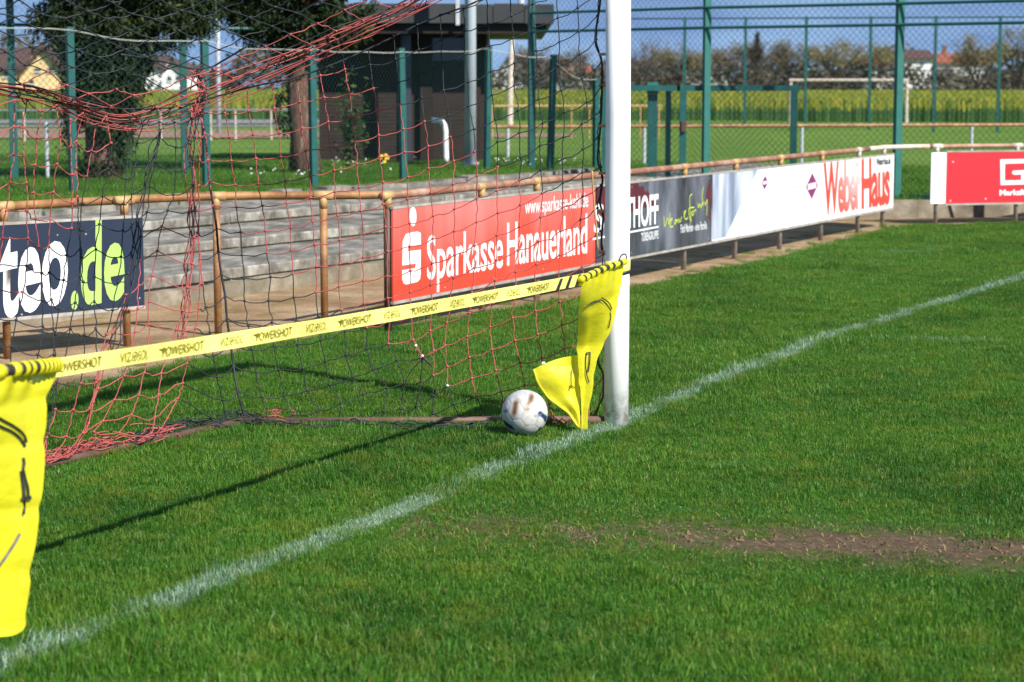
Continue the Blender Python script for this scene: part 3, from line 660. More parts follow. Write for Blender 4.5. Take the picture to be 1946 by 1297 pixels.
b = MB(); a, c = TP[6], TP[7]; b.wall(a[:2], c[:2], .205, .26, .02); b.build('bottom_rail', M['teal'], ball_f)

# gate in the fence
gate = thing('fence_gate', DY(1298, 320, 28.0), 'green square-tube gate with mesh filling and latch, right of the goalpost', 'gate')
def gx(px, Y=28.0): return DY(px, 200, Y)[0]
zt = DY(1300, 168, 28.0)[2]
for px in (1298, 1509, 1150):
    b = MB(); b.box((gx(px), 28.0, (zt+.28)/2+.0), (.085, .06, zt-.28)); b.build('stile', M['teal'], gate)
for (pa, pb) in ((1150, 1298), (1298, 1509)):
    for z in (zt+.001, .30):
        b = MB(); b.box(((gx(pa)+gx(pb))/2, 28.0, z), (gx(pb)-gx(pa)+(.16 if z > 1 and pb > 1400 else -.09), .058, .075)); b.build('cross_bar', M['teal'], gate)
    wire_mesh(gate, (gx(pa), 28.03), (gx(pb), 28.03), .3, .3, zt, zt, .06, .0013)
b = MB(); zl = DY(1298, 240, 28)[2]; b.box((gx(1299), 27.95, zl), (.06, .05, .14)); b.tube([(gx(1302), 27.93, zl+.03), (gx(1316), 27.93, zl+.03)], .012, 6); b.build('latch', M['post_dark'], gate)
gp = thing('gate_post', (gx(1240), 28.15, .2), 'thick green square gate post with a cap', 'post')
zt2 = DY(1240, 156, 28.15)[2]
b = MB(); b.box((gx(1240, 28.15), 28.15, (.1+zt2-.16)/2), (.125, .125, zt2-.16-.1)); b.build('shaft', M['teal'], gp)
b = MB(); b.box((gx(1240, 28.15), 28.15, zt2-.08), (.145, .145, .155)); b.build('cap', M['teal_light'], gp)
p2 = MB(); p2.box((gx(1270, 28.4), 28.4, .9), (.07, .07, 1.4)); tag(p2.build('stop_post', M['teal_light']), 'slim pale green post between gate post and gate frame', 'post')

# ------------------------------------------------------------------ far railings, small goal, poles
def far_rail(label, P, ztop, zg, posts_, mrail, mpost, r=.03, mids=()):
    t = thing('far_railing', P[0], label, 'railing'); P = [np.array(p, float) for p in P]
    for z in (ztop,)+tuple(mids):
        b = MB(); b.tube([(p[0], p[1], z+dz) for p, dz in zip(P, np.zeros(len(P)))], r, 8); b.build('rail', mrail, t)
    for q in posts_:
        b = MB(); b.tube([(q[0], q[1], zg-.2), (q[0], q[1], ztop-r)], r*.9, 8); b.build('post', mpost, t)
FRa, FRb = np.array([-7.5, 33.2, 0]), np.array([11, 36.6, 0])
def onl(a, b, px):
    n = vnorm(a, b); q = ONP(px, 200, a, n); return np.array([q[0], q[1], 0])
far_rail('tan pipe railing across the second pitch behind the gate', [onl(FRa, FRb, 930), onl(FRa, FRb, 1500), onl(FRa, FRb, 2100)], .93, .2, [onl(FRa, FRb, x) for x in (965, 1225, 1525, 1848, 2080)], M['rust_tan'], M['galv'])
QA, QB = np.array([-14, 47.5, 0]), np.array([6, 50.5, 0])
far_rail('pale two-bar railing beside the dirt track behind the conifers', [onl(QA, QB, -150), onl(QA, QB, 640)], 1.02, .2, [onl(QA, QB, x) for x in (-60, 45, 215, 305, 400, 447, 515, 600)], M['lot'], M['rail_white'], .022, (.66,))
far_rail('thin cream railing with upright posts seen left of the goalpost', [onl(QA, QB, 880), onl(QA, QB, 1255)], 1.10, .2, [onl(QA, QB, x) for x in (935, 1015, 1051, 1086, 1120, 1217, 1252)], M['fit_tan'], M['fit_tan'], .022)
ms = thing('white_mast', onl(QA, QB, 90), 'short grey steel post standing in the grass left of the first conifer', 'post')
g = G(91, 345, ZU); b = MB(); b.tube([g, (g[0], g[1], DY(90, 232, g[1])[2])], .025, 8); b.build('shaft', M['galv'], ms)
sg = thing('training_goal', (7.2*1.4, 72, .2), 'small pale training goal frame on the far grass behind the fence', 'goal')
ga, gb = DY(1503, 150, 70.5), DY(1724, 150, 69.5); zs = DY(1600, 153, 70)[2]
for p in (ga, gb):
    b = MB(); b.tube([(p[0], p[1], .1), (p[0], p[1], zs)], .05, 8); b.build('goalpost', M['rail_white'], sg)
b = MB(); b.tube([(ga[0]-.05, ga[1], zs), (gb[0]+.05, gb[1], zs)], .05, 8); b.build('crossbar', M['rail_white'], sg)
b = MB(); b.tube([(gb[0]+.25, gb[1]+1, .1), (gb[0]+.05, gb[1]+.3, zs*.9)], .02, 6); b.build('net_support', M['galv'], sg)
ff = thing('ball_stop_fence', (8, 72, .2), 'thin far ball-stop fence in front of the rape field', 'fence')
FFa, FFb = np.array([2.4, 63.2, 0]), np.array([17, 61, 0])
for x in (1185, 1300, 1415, 1530, 1652, 1775, 1897, 2015):
    q = onl(FFa, FFb, x); b = MB(); b.box((q[0], q[1], 1.83), (.08, .08, 3.46)); b.build('post', M['teal'], ff)
qa, qb = onl(FFa, FFb, 1160), onl(FFa, FFb, 2040)
for z, r in ((3.52, .024), (2.0, .016), (.75, .012)):
    b = MB(); b.tube([(qa[0], qa[1], z), (qb[0], qb[1], z)], r, 6); b.build('horizontal_wire', M['wire'], ff)
def pole(name, px, yb, z, r, h, m, label, cat='pole', Y=None):
    g = G(px, yb, z)
    if Y: g = DY(px, yb, Y); g[2] = z
    t = thing(name, g, label, cat); b = MB(); b.tube([g-[0, 0, .1], (g[0]+.01, g[1], h*.5), (g[0]-.02, g[1], h)], [r, r*.95, r*.85], 14); b.build('shaft', m, t, True)
    b = MB(); b.tube([g-[0, 0, .02], g+[0, 0, .05]], r*1.5, 12); b.build('base_plate', m, t); return t, g
lt, g = pole('floodlight_mast', 894, 305, ZU, .088, 9, M['steel_pole'], 'thick silver mast in front of the dark hut', 'pole', 31.4)
b = MB(); b.box((g[0], g[1], 9.1), (.9, .2, .25)); b.build('lamp_head', M['galv'], lt)
lt, g = pole('lamp_post', 416, 262, .22, .065, 6, M['steel_pole'], 'slim white lamp post between the two conifers')
b = MB(); b.box((g[0], g[1]-.2, 6.05), (.25, .5, .1)); b.build('lamp_head', M['galv'], lt)
g = DY(970, 245, 62); t = thing('flag_pole', (g[0], g[1], .2), 'thin white pole far off, between hut and goalpost', 'pole')
b = MB(); b.tube([(g[0]-.02, g[1], .2), (g[0], g[1], 1.7), (g[0]+.05, g[1], DY(972, 66, 62)[2])], [.10, .085, .06], 10); b.build('shaft', M['rail_white'], t)

# ------------------------------------------------------------------ clubhouse hut
HY = 33.0
def hx(px, Y=HY): return DY(px, 200, Y)[0]
def hz(py, Y=HY): return DY(900, py, Y)[2]
hut = thing('clubhouse_hut', (hx(780), HY+1.5, ZU), 'dark brown timber hut with flat overhanging roof behind the fence', 'hut')
z_w = hz(66); zg = ZU-.1
b = MB(); b.box(((hx(602)+hx(928))/2, HY+2.2, (zg+z_w)/2), (hx(928)-hx(602)-.05, 4.2, z_w-zg)); b.build('wall', M['clad'], hut)
cl = MB(); z = ZU
while z < z_w-.45:
    cl.box(((hx(605)+hx(768))/2, HY+.085, z+.03), (hx(768)-hx(605), .02, .052)); cl.box(((hx(822)+hx(884))/2, HY+.085, z+.03), (hx(884)-hx(822), .02, .052)); z += .058
o = cl.build('cladding', M['clad'], hut); o['kind'] = 'stuff'
b = MB(); b.box(((hx(605)+hx(768))/2, HY+.08, z_w-.22), (hx(768)-hx(605), .02, .4)); b.build('upper_panel', M['clad_red'], hut)
for px, w, m_ in ((772, .16, 'glass_dark'), (810, .19, 'soffit'), (905, .14, 'clad_red')):
    b = MB(); b.box((hx(px), HY+.04, (ZU+z_w)/2), (w, .09, z_w-ZU)); b.build('pillar', M[m_], hut)
b = MB(); b.box((hx(852), HY+.09, z_w-.55), (.5, .012, 1.0)); b.build('dark_window', M['glass_dark'], hut)
zr0, zr1 = hz(66), hz(48); zf1 = hz(12)
b = MB(); b.box(((hx(560)+hx(1036))/2, HY+1.6, (zr0+zr1)/2), (hx(1036)-hx(560), 4.6, zr1-zr0)); b.build('roof_soffit', M['soffit'], hut)
xs_ = [560, 690, 872, 938, 996, 1051]
for i in range(5):
    b = MB(); b.box(((hx(xs_[i])+hx(xs_[i+1]))/2, HY-.78, (zr1+zf1)/2+.01*(i % 2)), (hx(xs_[i+1])-hx(xs_[i])-.012, .05, zf1-zr1)); b.build('fascia_board', M['fascia'], hut)
b = MB(); b.box(((hx(560)+hx(1050))/2, HY+1.6, (zr1+zf1)/2), (hx(1050)-hx(560)-.02, 4.68, zf1-zr1-.03)); b.build('roof', M['fascia'], hut)
b = MB(); b.box((hx(873), HY-.815, hz(20)), (.06, .02, .5)); b.build('downpipe', M['galv'], hut)
for px in (905, 990):
    b = MB(); b.tube([(hx(px), HY-.5, zf1-.05), (hx(px), HY-.5, zf1+.25)], .05, 8); b.build('roof_vent', M['galv'], hut)
b = MB(); b.box((hx(1012, 32.6), 32.6, (ZU+zr0)/2), (.09, .09, zr0-ZU)); b.build('roof_post', M['soffit'], hut)
bp = thing('vent_pipe', (hx(847, 32), 32, ZU), 'white bent vent pipe standing in the grass by the hut', 'pipe')
P = [DY(848, 308, 32), DY(847, 270, 32), DY(846.5, 250, 32), DY(843.5, 237, 32), DY(836, 230.5, 32), DY(822, 229, 32)]
b = MB(); b.tube(spline(P, 5), .042, 12); b.build('pipe', M['white_paint'], bp, True)
b = MB(); b.tube([P[-1]+[.03, 0, 0], P[-1]-[.012, 0, 0]], .048, 12); b.build('rim', M['white_paint'], bp, True)

# ------------------------------------------------------------------ houses far off
def house(label, px0, px1, ytop, yeave, Y, wall, roof, ridge='x', wins=(), depth=9, zb=0., chim=False):
    x0, x1 = DY(px0, 100, Y)[0], DY(px1, 100, Y)[0]; zt = DY(0, ytop, Y)[2]; ze = DY(0, yeave, Y)[2]
    t = thing('house', ((x0+x1)/2, Y+depth/2, zb), label, 'house')
    b = MB()
    if ridge == 'y':    # gable faces the camera
        xm = (x0+x1)/2; b.prism([(x0, Y, zb), (x1, Y, zb), (x1, Y, ze), (xm, Y, zt-.15), (x0, Y, ze)], (0, depth, 0)); b.build('wall', wall, t)
        for s, xa in ((-1, x0), (1, x1)):
            b = MB(); dx = (xa-xm)*.12; dz = (ze-zt)*.12
            b.prism([(xm, Y-.5, zt), (xa+dx, Y-.5, ze+dz), (xa+dx, Y-.5, ze+dz+.25), (xm, Y-.5, zt+.28)], (0, depth+1, 0)); b.build('roof', roof, t)
    else:
        ym = Y+depth/2; b.prism([(x0, Y, zb), (x0, Y+depth, zb), (x0, Y+depth, ze), (x0, ym, zt-.2), (x0, Y, ze)], (x1-x0, 0, 0)); b.build('wall', wall, t)
        for ya in (Y-.5, Y+depth+.5):
            b = MB(); b.prism([(x0-.4, ym, zt), (x0-.4, ya, ze-.1), (x0-.4, ya, ze+.15), (x0-.4, ym, zt+.25)], (x1-x0+.8, 0, 0)); b.build('roof', roof, t)
    for (wx, wy, ww, wh) in wins:
        p = DY(wx, wy, Y-.06); k = Y/FPX; b = MB(); b.box((p[0], Y-.04, p[2]), (ww*k, .1, wh*k)); w = b.build('window', M['glass_dark'], t)
        b = MB(); b.box((p[0], Y-.10, p[2]-wh*k/2-.06), (ww*k+.2, .12, .1)); b.build('sill', M['render_white'], w)
    if chim:
        b = MB(); b.box(((x0*.7+x1*.3), Y+depth*.5, zt+.5), (.6, .6, 1.8)); b.build('chimney', M['brick_red'], t)
    return t
house('yellow rendered gabled house with dark roof far off at the left', 36, 128, 92, 148, 190, M['render_yellow'], M['roof_brown'], 'y', ((72, 133, 11, 6), (97, 133, 12, 6), (60, 156, 8, 8)))
house('yellow low house wing under a dark roof, half behind the first fence post', -60, 38, 95, 132, 196, M['render_yellow'], M['roof_brown'], 'x', ((-20, 140, 10, 8), (12, 142, 10, 8)))
house('white house with brown roof seen between the two conifers', 258, 306, 108, 128, 230, M['render_white'], M['roof_brown'], 'x', ((270, 152, 6, 6), (290, 152, 6, 6)))
house('white gabled house end with brown roof right of the first conifer', 306, 352, 118, 142, 226, M['render_white'], M['roof_brown'], 'y', ((322, 150, 7, 8), (338, 150, 7, 8)))
house('white house with brown gable seen under the hut roof overhang', 938, 992, 112, 150, 250, M['render_white'], M['roof_brown'], 'y', ((956, 150, 8, 12), (974, 150, 8, 12)))
house('low pale house just left of the white goalpost', 1048, 1120, 128, 146, 262, M['render_grey'], M['roof_red'], 'x', ((1070, 155, 8, 6), (1095, 155, 8, 6)))
house('white house with dark brown roof above the far trees at right', 1716, 1772, 98, 113, 300, M['render_white'], M['roof_brown'], 'x', ((1730, 122, 7, 5), (1752, 122, 7, 5)))
house('long red roofed house behind the trees at far right', 1778, 1872, 104, 120, 310, M['render_grey'], M['roof_red'], 'x', ((1800, 130, 8, 6), (1840, 130, 8, 6)), chim=True)
house('red roofed house half hidden by trees near the fence post', 1640, 1712, 112, 122, 330, M['render_grey'], M['roof_red'], 'x', ((1660, 135, 7, 6), (1690, 135, 7, 6)))
house('small house with red roof behind bare trees over the gate', 1305, 1385, 116, 128, 330, M['render_grey'], M['roof_red'], 'x', ((1325, 138, 7, 5), (1365, 138, 7, 5)))

# ------------------------------------------------------------------ trees
def leaf_quads(C, size, aspect=2.6, droop=0., jit=.5):
    n = len(C); d = rng.normal(size=(n, 3)); d[:, 2] = d[:, 2]*jit-droop; d /= np.linalg.norm(d, axis=1)[:, None]
    e = np.cross(d, rng.normal(size=(n, 3))); e /= np.linalg.norm(e, axis=1)[:, None]+1e-9
    s = (size*rng.uniform(.6, 1.4, n))[:, None]
    return np.stack([C, C+d*s*.5+e*s/aspect*.5, C+d*s, C+d*s*.5-e*s/aspect*.5], 1)
def vnoise2(X, Z):
    r_ = np.random.default_rng(3); T = r_.uniform(0, 1, (64, 64)); x, y = X*5.+100, Z*4.+100; i, j = np.floor(x).astype(int), np.floor(y).astype(int); u, v = x-i, y-j
    g_ = lambda a, b: T[a % 64, b % 64]; return (g_(i, j)*(1-u)+g_(i+1, j)*u)*(1-v)+(g_(i, j+1)*(1-u)+g_(i+1, j+1)*u)*v
def conifer(label, px, yb, trunk_r, lean, blobs, nper, zb=ZU):
    g = G(px, yb, zb); t = thing('conifer_tree', g, label, 'tree'); Y0 = g[1]
    ztop = 6.2
    b = MB(); zz = np.linspace(zb-.1, ztop, 12); rr = trunk_r*(1-.75*np.linspace(0, 1, 12)**1.2)*(1+.25*np.exp(-(zz-zb)*4))
    b.tube([(g[0]+lean*(z-zb)+.03*math.sin(z*3), Y0+.02*math.sin(z*2), z) for z in zz], rr, 14)
    b.build('trunk', M['bark'], t, True)
    br = MB(); allq = []; rn = []
    for (bx, by, rx, rz, dens) in blobs:
        c = DY(bx, by, Y0); k = Y0/FPX; rx *= k; rz *= k; ry = min(rx, 1.1)
        n = int(nper*dens)
        U = rng.normal(size=(n, 3)); U /= np.linalg.norm(U, axis=1)[:, None]; U *= (rng.uniform(.25, 1, n)**.5)[:, None]
        C = c+U*np.array([rx, ry, rz]); 
        shade = rng.uniform(0, 1, n)
        for i in range(n):
            m = 20; q = C[i]+rng.normal(size=(m, 3))*np.array([.05, .05, .10]); q[:, 2] -= rng.uniform(0, .10, m)
            allq.append(q); rn.append(np.clip(shade[i]*.6+rng.uniform(0, .4, m), 0, 1))
        for i in range(0, n, max(1, n//14)):
            p0 = np.array([g[0]+lean*(C[i][2]-zb), Y0, max(zb+.6, C[i][2]-.25)]); br.tube([p0, (p0+C[i])/2+[0, 0, .05], C[i]], [.035, .022, .008], 5)
    Q = np.concatenate(allq); R = np.concatenate(rn); kk = vnoise2(Q[:, 0], Q[:, 2]) > .30; Q, R = Q[kk], R[kk]
    tri_soup('crown', leaf_quads(Q, .085, 3.6, 1.0), M['conifer'], t, attr=R)
    br.build('branches', M['bark'], t)
    return t
conifer('dark conifer with foliage down to its base behind the fence at left', 190, 345, .20, .03, [(190, 285, 46, 34, .5), (188, 235, 62, 52, 1.1), (192, 175, 70, 60, 1.3), (200, 110, 84, 62, 1.4), (150, 40, 90, 48, 1.3), (235, 35, 110, 52, 1.5), (320, 15, 75, 42, 1.0), (372, 8, 45, 38, .5), (120, -70, 120, 70, 1.2), (260, -90, 160, 80, 1.6), (200, -220, 150, 90, 1.4)], 330)
conifer('dark conifer with bare reddish trunk beside the hut', 577, 330, .185, -.02, [(500, 18, 66, 48, 1.2), (575, 35, 70, 62, 1.3), (650, 15, 62, 52, 1.0), (560, 95, 30, 22, .35), (545, 200, 16, 26, .18), (625, 60, 40, 40, .6), (450, -20, 50, 45, .6), (600, -80, 150, 80, 1.6), (560, -220, 130, 90, 1.2)], 330)
sh = thing('shrub', G(668, 318, ZU), 'loose green shrub growing against the hut beside the bare trunk', 'shrub')
c = DY(668, 240, 30.0); n = 330; U = rng.normal(size=(n, 3))*np.array([.11, .2, .32]); 
tri_soup('leaves', leaf_quads(c+U, .09, 2.2, .1), M['shrub'], sh, attr=rng.uniform(0, 1, n))
b = MB(); b.tube([DY(668, 318, 30.0), c], [.02, .008], 6); b.build('stem', M['bark'], sh)

def bare_tree(label, px, ytop, w, Y, seed, leafm, nl=1500, group=None, conic=False):
    r_ = random.Random(seed); k = Y/FPX; base = DY(px, 157, Y); base[2] = .1; Ht = DY(px, ytop, Y)[2]-.1; R = w*k/2
    t = thing('bare_tree', base, label, 'tree', group); b = MB(); tips = []
    hb = Ht*r_.uniform(.22, .32)
    b.tube([base, base+[r_.uniform(-.1, .1), 0, hb*.5], base+[r_.uniform(-.2, .2), 0, hb]], [Ht*.028, Ht*.022, Ht*.018], 6)
    def grow(p, d, L, r, lev):
        q = p+d*L; mid = (p+q)/2+np.array([r_.uniform(-1, 1), r_.uniform(-1, 1), r_.uniform(0, 1)])*L*.08
        b.tube([p, mid, q], [r, r*.8, r*.55], 4, caps=False); tips.append((mid, q, lev))
        if lev == 0: return
        for i in range(r_.choice([3, 4])):
            a = r_.uniform(0, 6.28); sp = r_.uniform(.35, .85); nd = d+np.array([math.cos(a), math.sin(a), .35])*sp; nd /= np.linalg.norm(nd)
            grow(p+(q-p)*r_.uniform(.55, 1), nd, L*r_.uniform(.55, .8), r*.55, lev-1)
    top = base+[0, 0, hb]
    for i in range(6):
        a = i*1.05+r_.uniform(-.3, .3); tilt = r_.uniform(.25, .9) if not conic else r_.uniform(.1, .3)
        d = np.array([math.cos(a)*tilt*R/(Ht*.4), math.sin(a)*tilt*R/(Ht*.4), 1.]); d /= np.linalg.norm(d); grow(top-[0, 0, r_.uniform(0, hb*.3)], d, (Ht-hb)*r_.uniform(.36, .5), Ht*.012, 3)
    b.build('trunk', M['bark_far'], t)
    pts = np.array([q for m, q, l in tips if l <= 1]+[m for m, q, l in tips if l == 0])
    C = pts[rng.integers(0, len(pts), nl)]+rng.normal(size=(nl, 3))*R*.085
    if conic:
        h = rng.uniform(0, 1, nl)**.7; a = rng.uniform(0, 6.28, nl); rad = R*(1-h)*np.sqrt(rng.uniform(0, 1, nl)); C = base+np.stack([np.cos(a)*rad, np.sin(a)*rad, .5+h*(Ht-.5)], 1)
    tri_soup('crown', leaf_quads(C, Ht*.050, 5., -.3, 1.), M[leafm], t, attr=np.clip(rng.uniform(0, 1, nl)*.7+.3*rng.random(), 0, 1))
GT = 'leafless trees along the far field edge'
spec = [(1222, 80, 105, 210, 'twig_grey', 'pale grey bare tree just right of the white goalpost'), (1290, 70, 130, 180, 'twig', 'broad olive bare tree above the thick gate post'), (1388, 66, 120, 185, 'twig', 'round bare tree right of the tall fence post by the gate'),
        (1470, 84, 70, 205, 'twig_grey', 'small greyish bare tree behind the narrow conifer'), (1512, 66, 105, 180, 'twig', 'bare tree left of the pair over the small goal'), (1592, 62, 125, 175, 'twig', 'wide budding tree standing over the small training goal'),
        (1662, 80, 95, 180, 'twig', 'budding tree close left of the rightmost fence post'), (1858, 50, 135, 160, 'twig', 'tallest budding tree, right of the white house with brown roof'), (1936, 48, 100, 165, 'twig', 'budding tree cut by the right edge of the picture'),
        (1790, 118, 80, 190, 'twig_grey', 'low bare tree in front of the long red roof'), (1010, 84, 90, 200, 'twig_grey', 'reddish bare tree behind the hut roof post'), (1090, 84, 100, 195, 'twig_grey', 'reddish grey bare tree just left of the white goalpost'), (1340, 92, 90, 215, 'twig_grey', 'grey bare tree partly hidden by the tall fence post')]
for i, (px, yt, w, Y, lm, lb) in enumerate(spec): bare_tree(lb, px, yt, w, Y, 100+i, lm, 3000 if lm == 'twig' else 2200, GT)
bare_tree('narrow pointed conifer among the far bare trees', 1438, 64, 46, 175, 77, 'wood_far', 1500, None, True)
# a wood and hedge that reads as one mass behind them
n = 26000; X = rng.uniform(-150, 190, n); Yw = rng.uniform(335, 365, n); top = 4.2+1.5*np.sin(X*.13)+1.2*np.sin(X*.31+1)+.8*np.sin(X*.83)
top = top*np.interp(X, [-150, -60, 0, 60, 190], [1.35, 1.3, .95, 1.0, 1.0]); Z = top*rng.uniform(0, 1, n)**.6
o = tri_soup('far_woods', leaf_quads(np.stack([X, Yw, Z], 1), 1.1, 1.6, 0), M['wood_far'], attr=rng.uniform(0, 1, n)); tag(o, 'dull brown leafless wood along the horizon', 'woods', kind='stuff')
n = 15000; X = rng.uniform(-3, 75, n); Yw = rng.uniform(172, 182, n)+rng.uniform(0, 12, n); Z = (2.6+.7*np.sin(X*.45)+.5*np.sin(X*1.3+2))*rng.uniform(0, 1, n)**.7
o = tri_soup('field_hedge', leaf_quads(np.stack([X, Yw, Z+.1], 1), .5, 2.2, 0), M['hedge'], attr=rng.uniform(0, 1, n)); tag(o, 'low brown hedge under the bare trees along the rape field', 'hedge', kind='stuff')

# rape field: many upright plants, flowering at the top
n = 110000; Yc = 74+96*rng.uniform(0, 1, n)**2.0; X = (rng.uniform(-.30, .29, n))*Yc
hgt = .78*rng.uniform(.8, 1.1, n); P0 = np.stack([X, Yc, np.full(n, .15)], 1); wv = rng.uniform(.025, .06, n)*np.sqrt(Yc/84); ay = rng.uniform(-.9, .9, n)
P0 = P0+0.; lo = np.stack([P0-np.c_[wv, ay*wv, 0*wv], P0+np.c_[wv, ay*wv, 0*wv], P0+np.c_[wv*.9, ay*wv, hgt*.78], P0+np.c_[-wv*.9, -ay*wv, hgt*.78]], 1)
hi = np.stack([P0+np.c_[-wv, -ay*wv, hgt*.76], P0+np.c_[wv, ay*wv, hgt*.76], P0+np.c_[wv*.5, .1*wv, hgt+.12], P0+np.c_[-wv*.6, .1*wv, hgt+.1]], 1)
vis = (X > -34) 
o = tri_soup('rapeseed_crop', np.concatenate([lo, hi]), M['crop'], attr=np.concatenate([rng.uniform(0, .55, n), rng.uniform(.55, 1, n)])); tag(o, 'rape field coming into yellow flower beyond the second pitch', 'crop', kind='stuff')

# ------------------------------------------------------------------ the goal
goal = thing('football_goal', POST, 'white football goal whose near-right round post stands on the goal line', 'goal')
PR = .0600; LP = POST+GD*7.44
for p in (POST, LP):
    b = MB(); b.tube([p+[0, 0, -.1], p+[0, 0, .6], p+[0, 0, 1.5], p+[-.004, 0, 2.44]], PR, 40); b.build('goalpost', M['goalpost'], goal, True)
b = MB(); b.tube([POST+[0, 0, 2.50], LP+[0, 0, 2.50]], PR, 40); b.build('crossbar', M['white_paint'], goal, True)
LB = CORNER+(LP-POST)
back_n = vnorm(CORNER, BACKC); BD = (BACKC-CORNER)/np.linalg.norm(BACKC-CORNER)
LB = CORNER+BD*7.0
for pth in ([POST+[-.05, .01, .018], CORNER+[0, 0, .018]], [CORNER+[0, 0, .018], LB+[0, 0, .018]], [LB+[0, 0, .018], LP+[0, 0, .018]]):
    b = MB(); b.tube(pth, .019, 10); b.build('ground_bar', M['bar_brown'], goal, True)
# net clips on the post
for y in (104, 163, 240, 330, 402, 480):
    p = DY(1146, y, POST[1]+.02); b = MB(); b.tube([p+[-.022, 0, 0], p+[.012, 0, .002]], .008, 6); b.build('net_clip', M['tie'], goal)

# ------------------------------------------------------------------ net
net = thing('goal_net', CORNER, 'slack red and black goal net hanging behind the white post', 'net')
CR = .0027
side_n = vnorm(POST, CORNER)
def SP(x, y, dz=0.): return ONP(x, y, POST-side_n*(.03), side_n)-side_n*dz
NR = 19
def col(d):       # dict row -> (x,y), filled for rows 0..NR-1 by interpolation
    ks = sorted(d); return np.array([[np.interp(r, ks, [d[k][0] for k in ks]), np.interp(r, ks, [d[k][1] for k in ks])] for r in range(NR)])
def lin(d, step):  # extend upwards and downwards with a step
    ks = sorted(d); d = dict(d)
    for r in range(ks[0]-1, -12, -1): d[r] = (d[r+1][0]-step[0], d[r+1][1]-step[1])
    return d
A = {}
A[0] = {0: (379, 211), 1: (389, 254), 2: (394.5, 304), 3: (398, 344), 4: (405.6, 390), 5: (411.6, 434.6), 6: (414.6, 479), 7: (420.6, 522), 8: (427.5, 563), 9: (431, 605), 10: (437, 650), 11: (443, 696), 12: (452, 742), 13: (463, 785), 14: (470, 818)}
A[1] = {0: (427, 215), 1: (436, 261.5), 2: (438.6, 306), 3: (446, 352), 4: (449, 394.6), 5: (457, 442), 6: (459, 486), 7: (463, 530), 8: (464, 573), 9: (472, 620), 10: (478, 664), 11: (486, 708), 12: (497, 755), 13: (510, 800), 14: (512, 818)}
A[3] = {0: (521, 206.6), 1: (530, 254), 2: (532.6, 298.5), 3: (541, 344.5), 4: (544, 387), 5: (552, 434), 6: (552, 477), 7: (556, 522), 8: (557, 567), 9: (563, 614), 10: (565, 656), 11: (575, 701), 12: (583, 744), 13: (603, 783), 14: (602, 813)}
A[6] = {-1: (655, 132), 0: (664.7, 179), 1: (667.5, 223), 2: (675, 270), 3: (677.4, 312.4), 4: (682, 358), 5: (685, 401.5), 6: (689.6, 446.6), 7: (689.6, 491), 8: (689.6, 535), 9: (691, 579), 10: (695.7, 624.6), 11: (696.6, 665), 12: (709, 704), 13: (734.6, 739), 14: (728, 782), 15: (722, 812)}
A[8] = {-2: (748, 68), -1: (752, 113), 0: (755.8, 157), 1: (759.6, 199), 2: (766, 246), 3: (768.5, 290), 4: (774.7, 337.5), 5: (774, 380), 6: (778, 426), 7: (778, 470), 8: (779, 517), 9: (779, 558), 10: (782, 603), 11: (784, 648), 12: (800, 682), 13: (799, 728), 14: (790, 775), 15: (784, 810)}
A[10] = {-2: (837, 28), -1: (839, 75), 0: (840, 120), 1: (843, 172), 2: (851, 219), 3: (856, 261.5), 4: (862, 307), 5: (861, 351), 6: (864, 397.6), 7: (863, 441), 8: (864, 486), 9: (861.6, 530), 10: (856, 573), 11: (849, 616), 12: (845.6, 658.6), 13: (850, 699), 14: (851, 734), 15: (862, 768), 16: (878, 812)}
A[13] = {-1: (972, 30), 0: (975, 73), 1: (978, 120), 2: (977.7, 163), 3: (985, 210), 4: (987, 253), 5: (989.5, 299.7), 6: (988, 343.5), 7: (989, 390), 8: (988, 432), 9: (984.6, 477), 10: (980.5, 518), 11: (978, 562), 12: (974, 605), 13: (979, 648), 14: (988.5, 690), 15: (996.7, 733), 16: (1004, 775), 17: (1010, 808)}
A[14] = {0: (1016, 52), 1: (1019.7, 97), 2: (1021, 145), 3: (1024, 188.5), 4: (1032, 234), 5: (1027, 277), 6: (1028, 324), 7: (1031, 368), 8: (1028, 414), 9: (1024, 460), 10: (1020, 504), 11: (1018, 548), 12: (1018, 592), 13: (1022, 636), 14: (1030, 682), 15: (1036, 726), 16: (1044, 768), 17: (1052, 806)}
A[15] = {0: (1060, 34), 1: (1063, 79.7), 2: (1062, 125.5), 3: (1067, 172), 4: (1073, 214), 5: (1071, 261), 6: (1068.5, 303.7), 7: (1070, 348), 8: (1070, 395), 9: (1066, 440), 10: (1064, 486), 11: (1062, 530), 12: (1064, 574), 13: (1068, 618), 14: (1072, 664), 15: (1078, 712), 16: (1086, 758), 17: (1092, 804)}
A[16] = {0: (1098, 15), 1: (1100, 60), 2: (1102, 103.6), 3: (1106, 149), 4: (1116, 194), 5: (1106, 235.5), 6: (1108, 283.6), 7: (1107, 328), 8: (1108, 374), 9: (1104, 418), 10: (1104, 464), 11: (1106, 508), 12: (1108, 552), 13: (1110, 598), 14: (1112, 644), 15: (1116, 694), 16: (1120, 744), 17: (1118, 800)}
A[17] = {0: (1138, -16), 1: (1136, 30), 2: (1133, 75), 3: (1143, 118), 4: (1143, 165), 5: (1141, 213), 6: (1137, 262), 7: (1142, 318), 8: (1142, 352), 9: (1136, 396), 10: (1141, 440), 11: (1146, 484), 12: (1142, 530), 13: (1140, 576), 14: (1140, 622), 15: (1136, 674), 16: (1146, 718), 17: (1132, 796)}
for k in A: A[k] = lin(A[k], (3.5, 44.5))
RMIN = -11
cols = sorted(A); NC = 18; nodes = np.full((NC, 30, 2), np.nan)   # row index offset 11
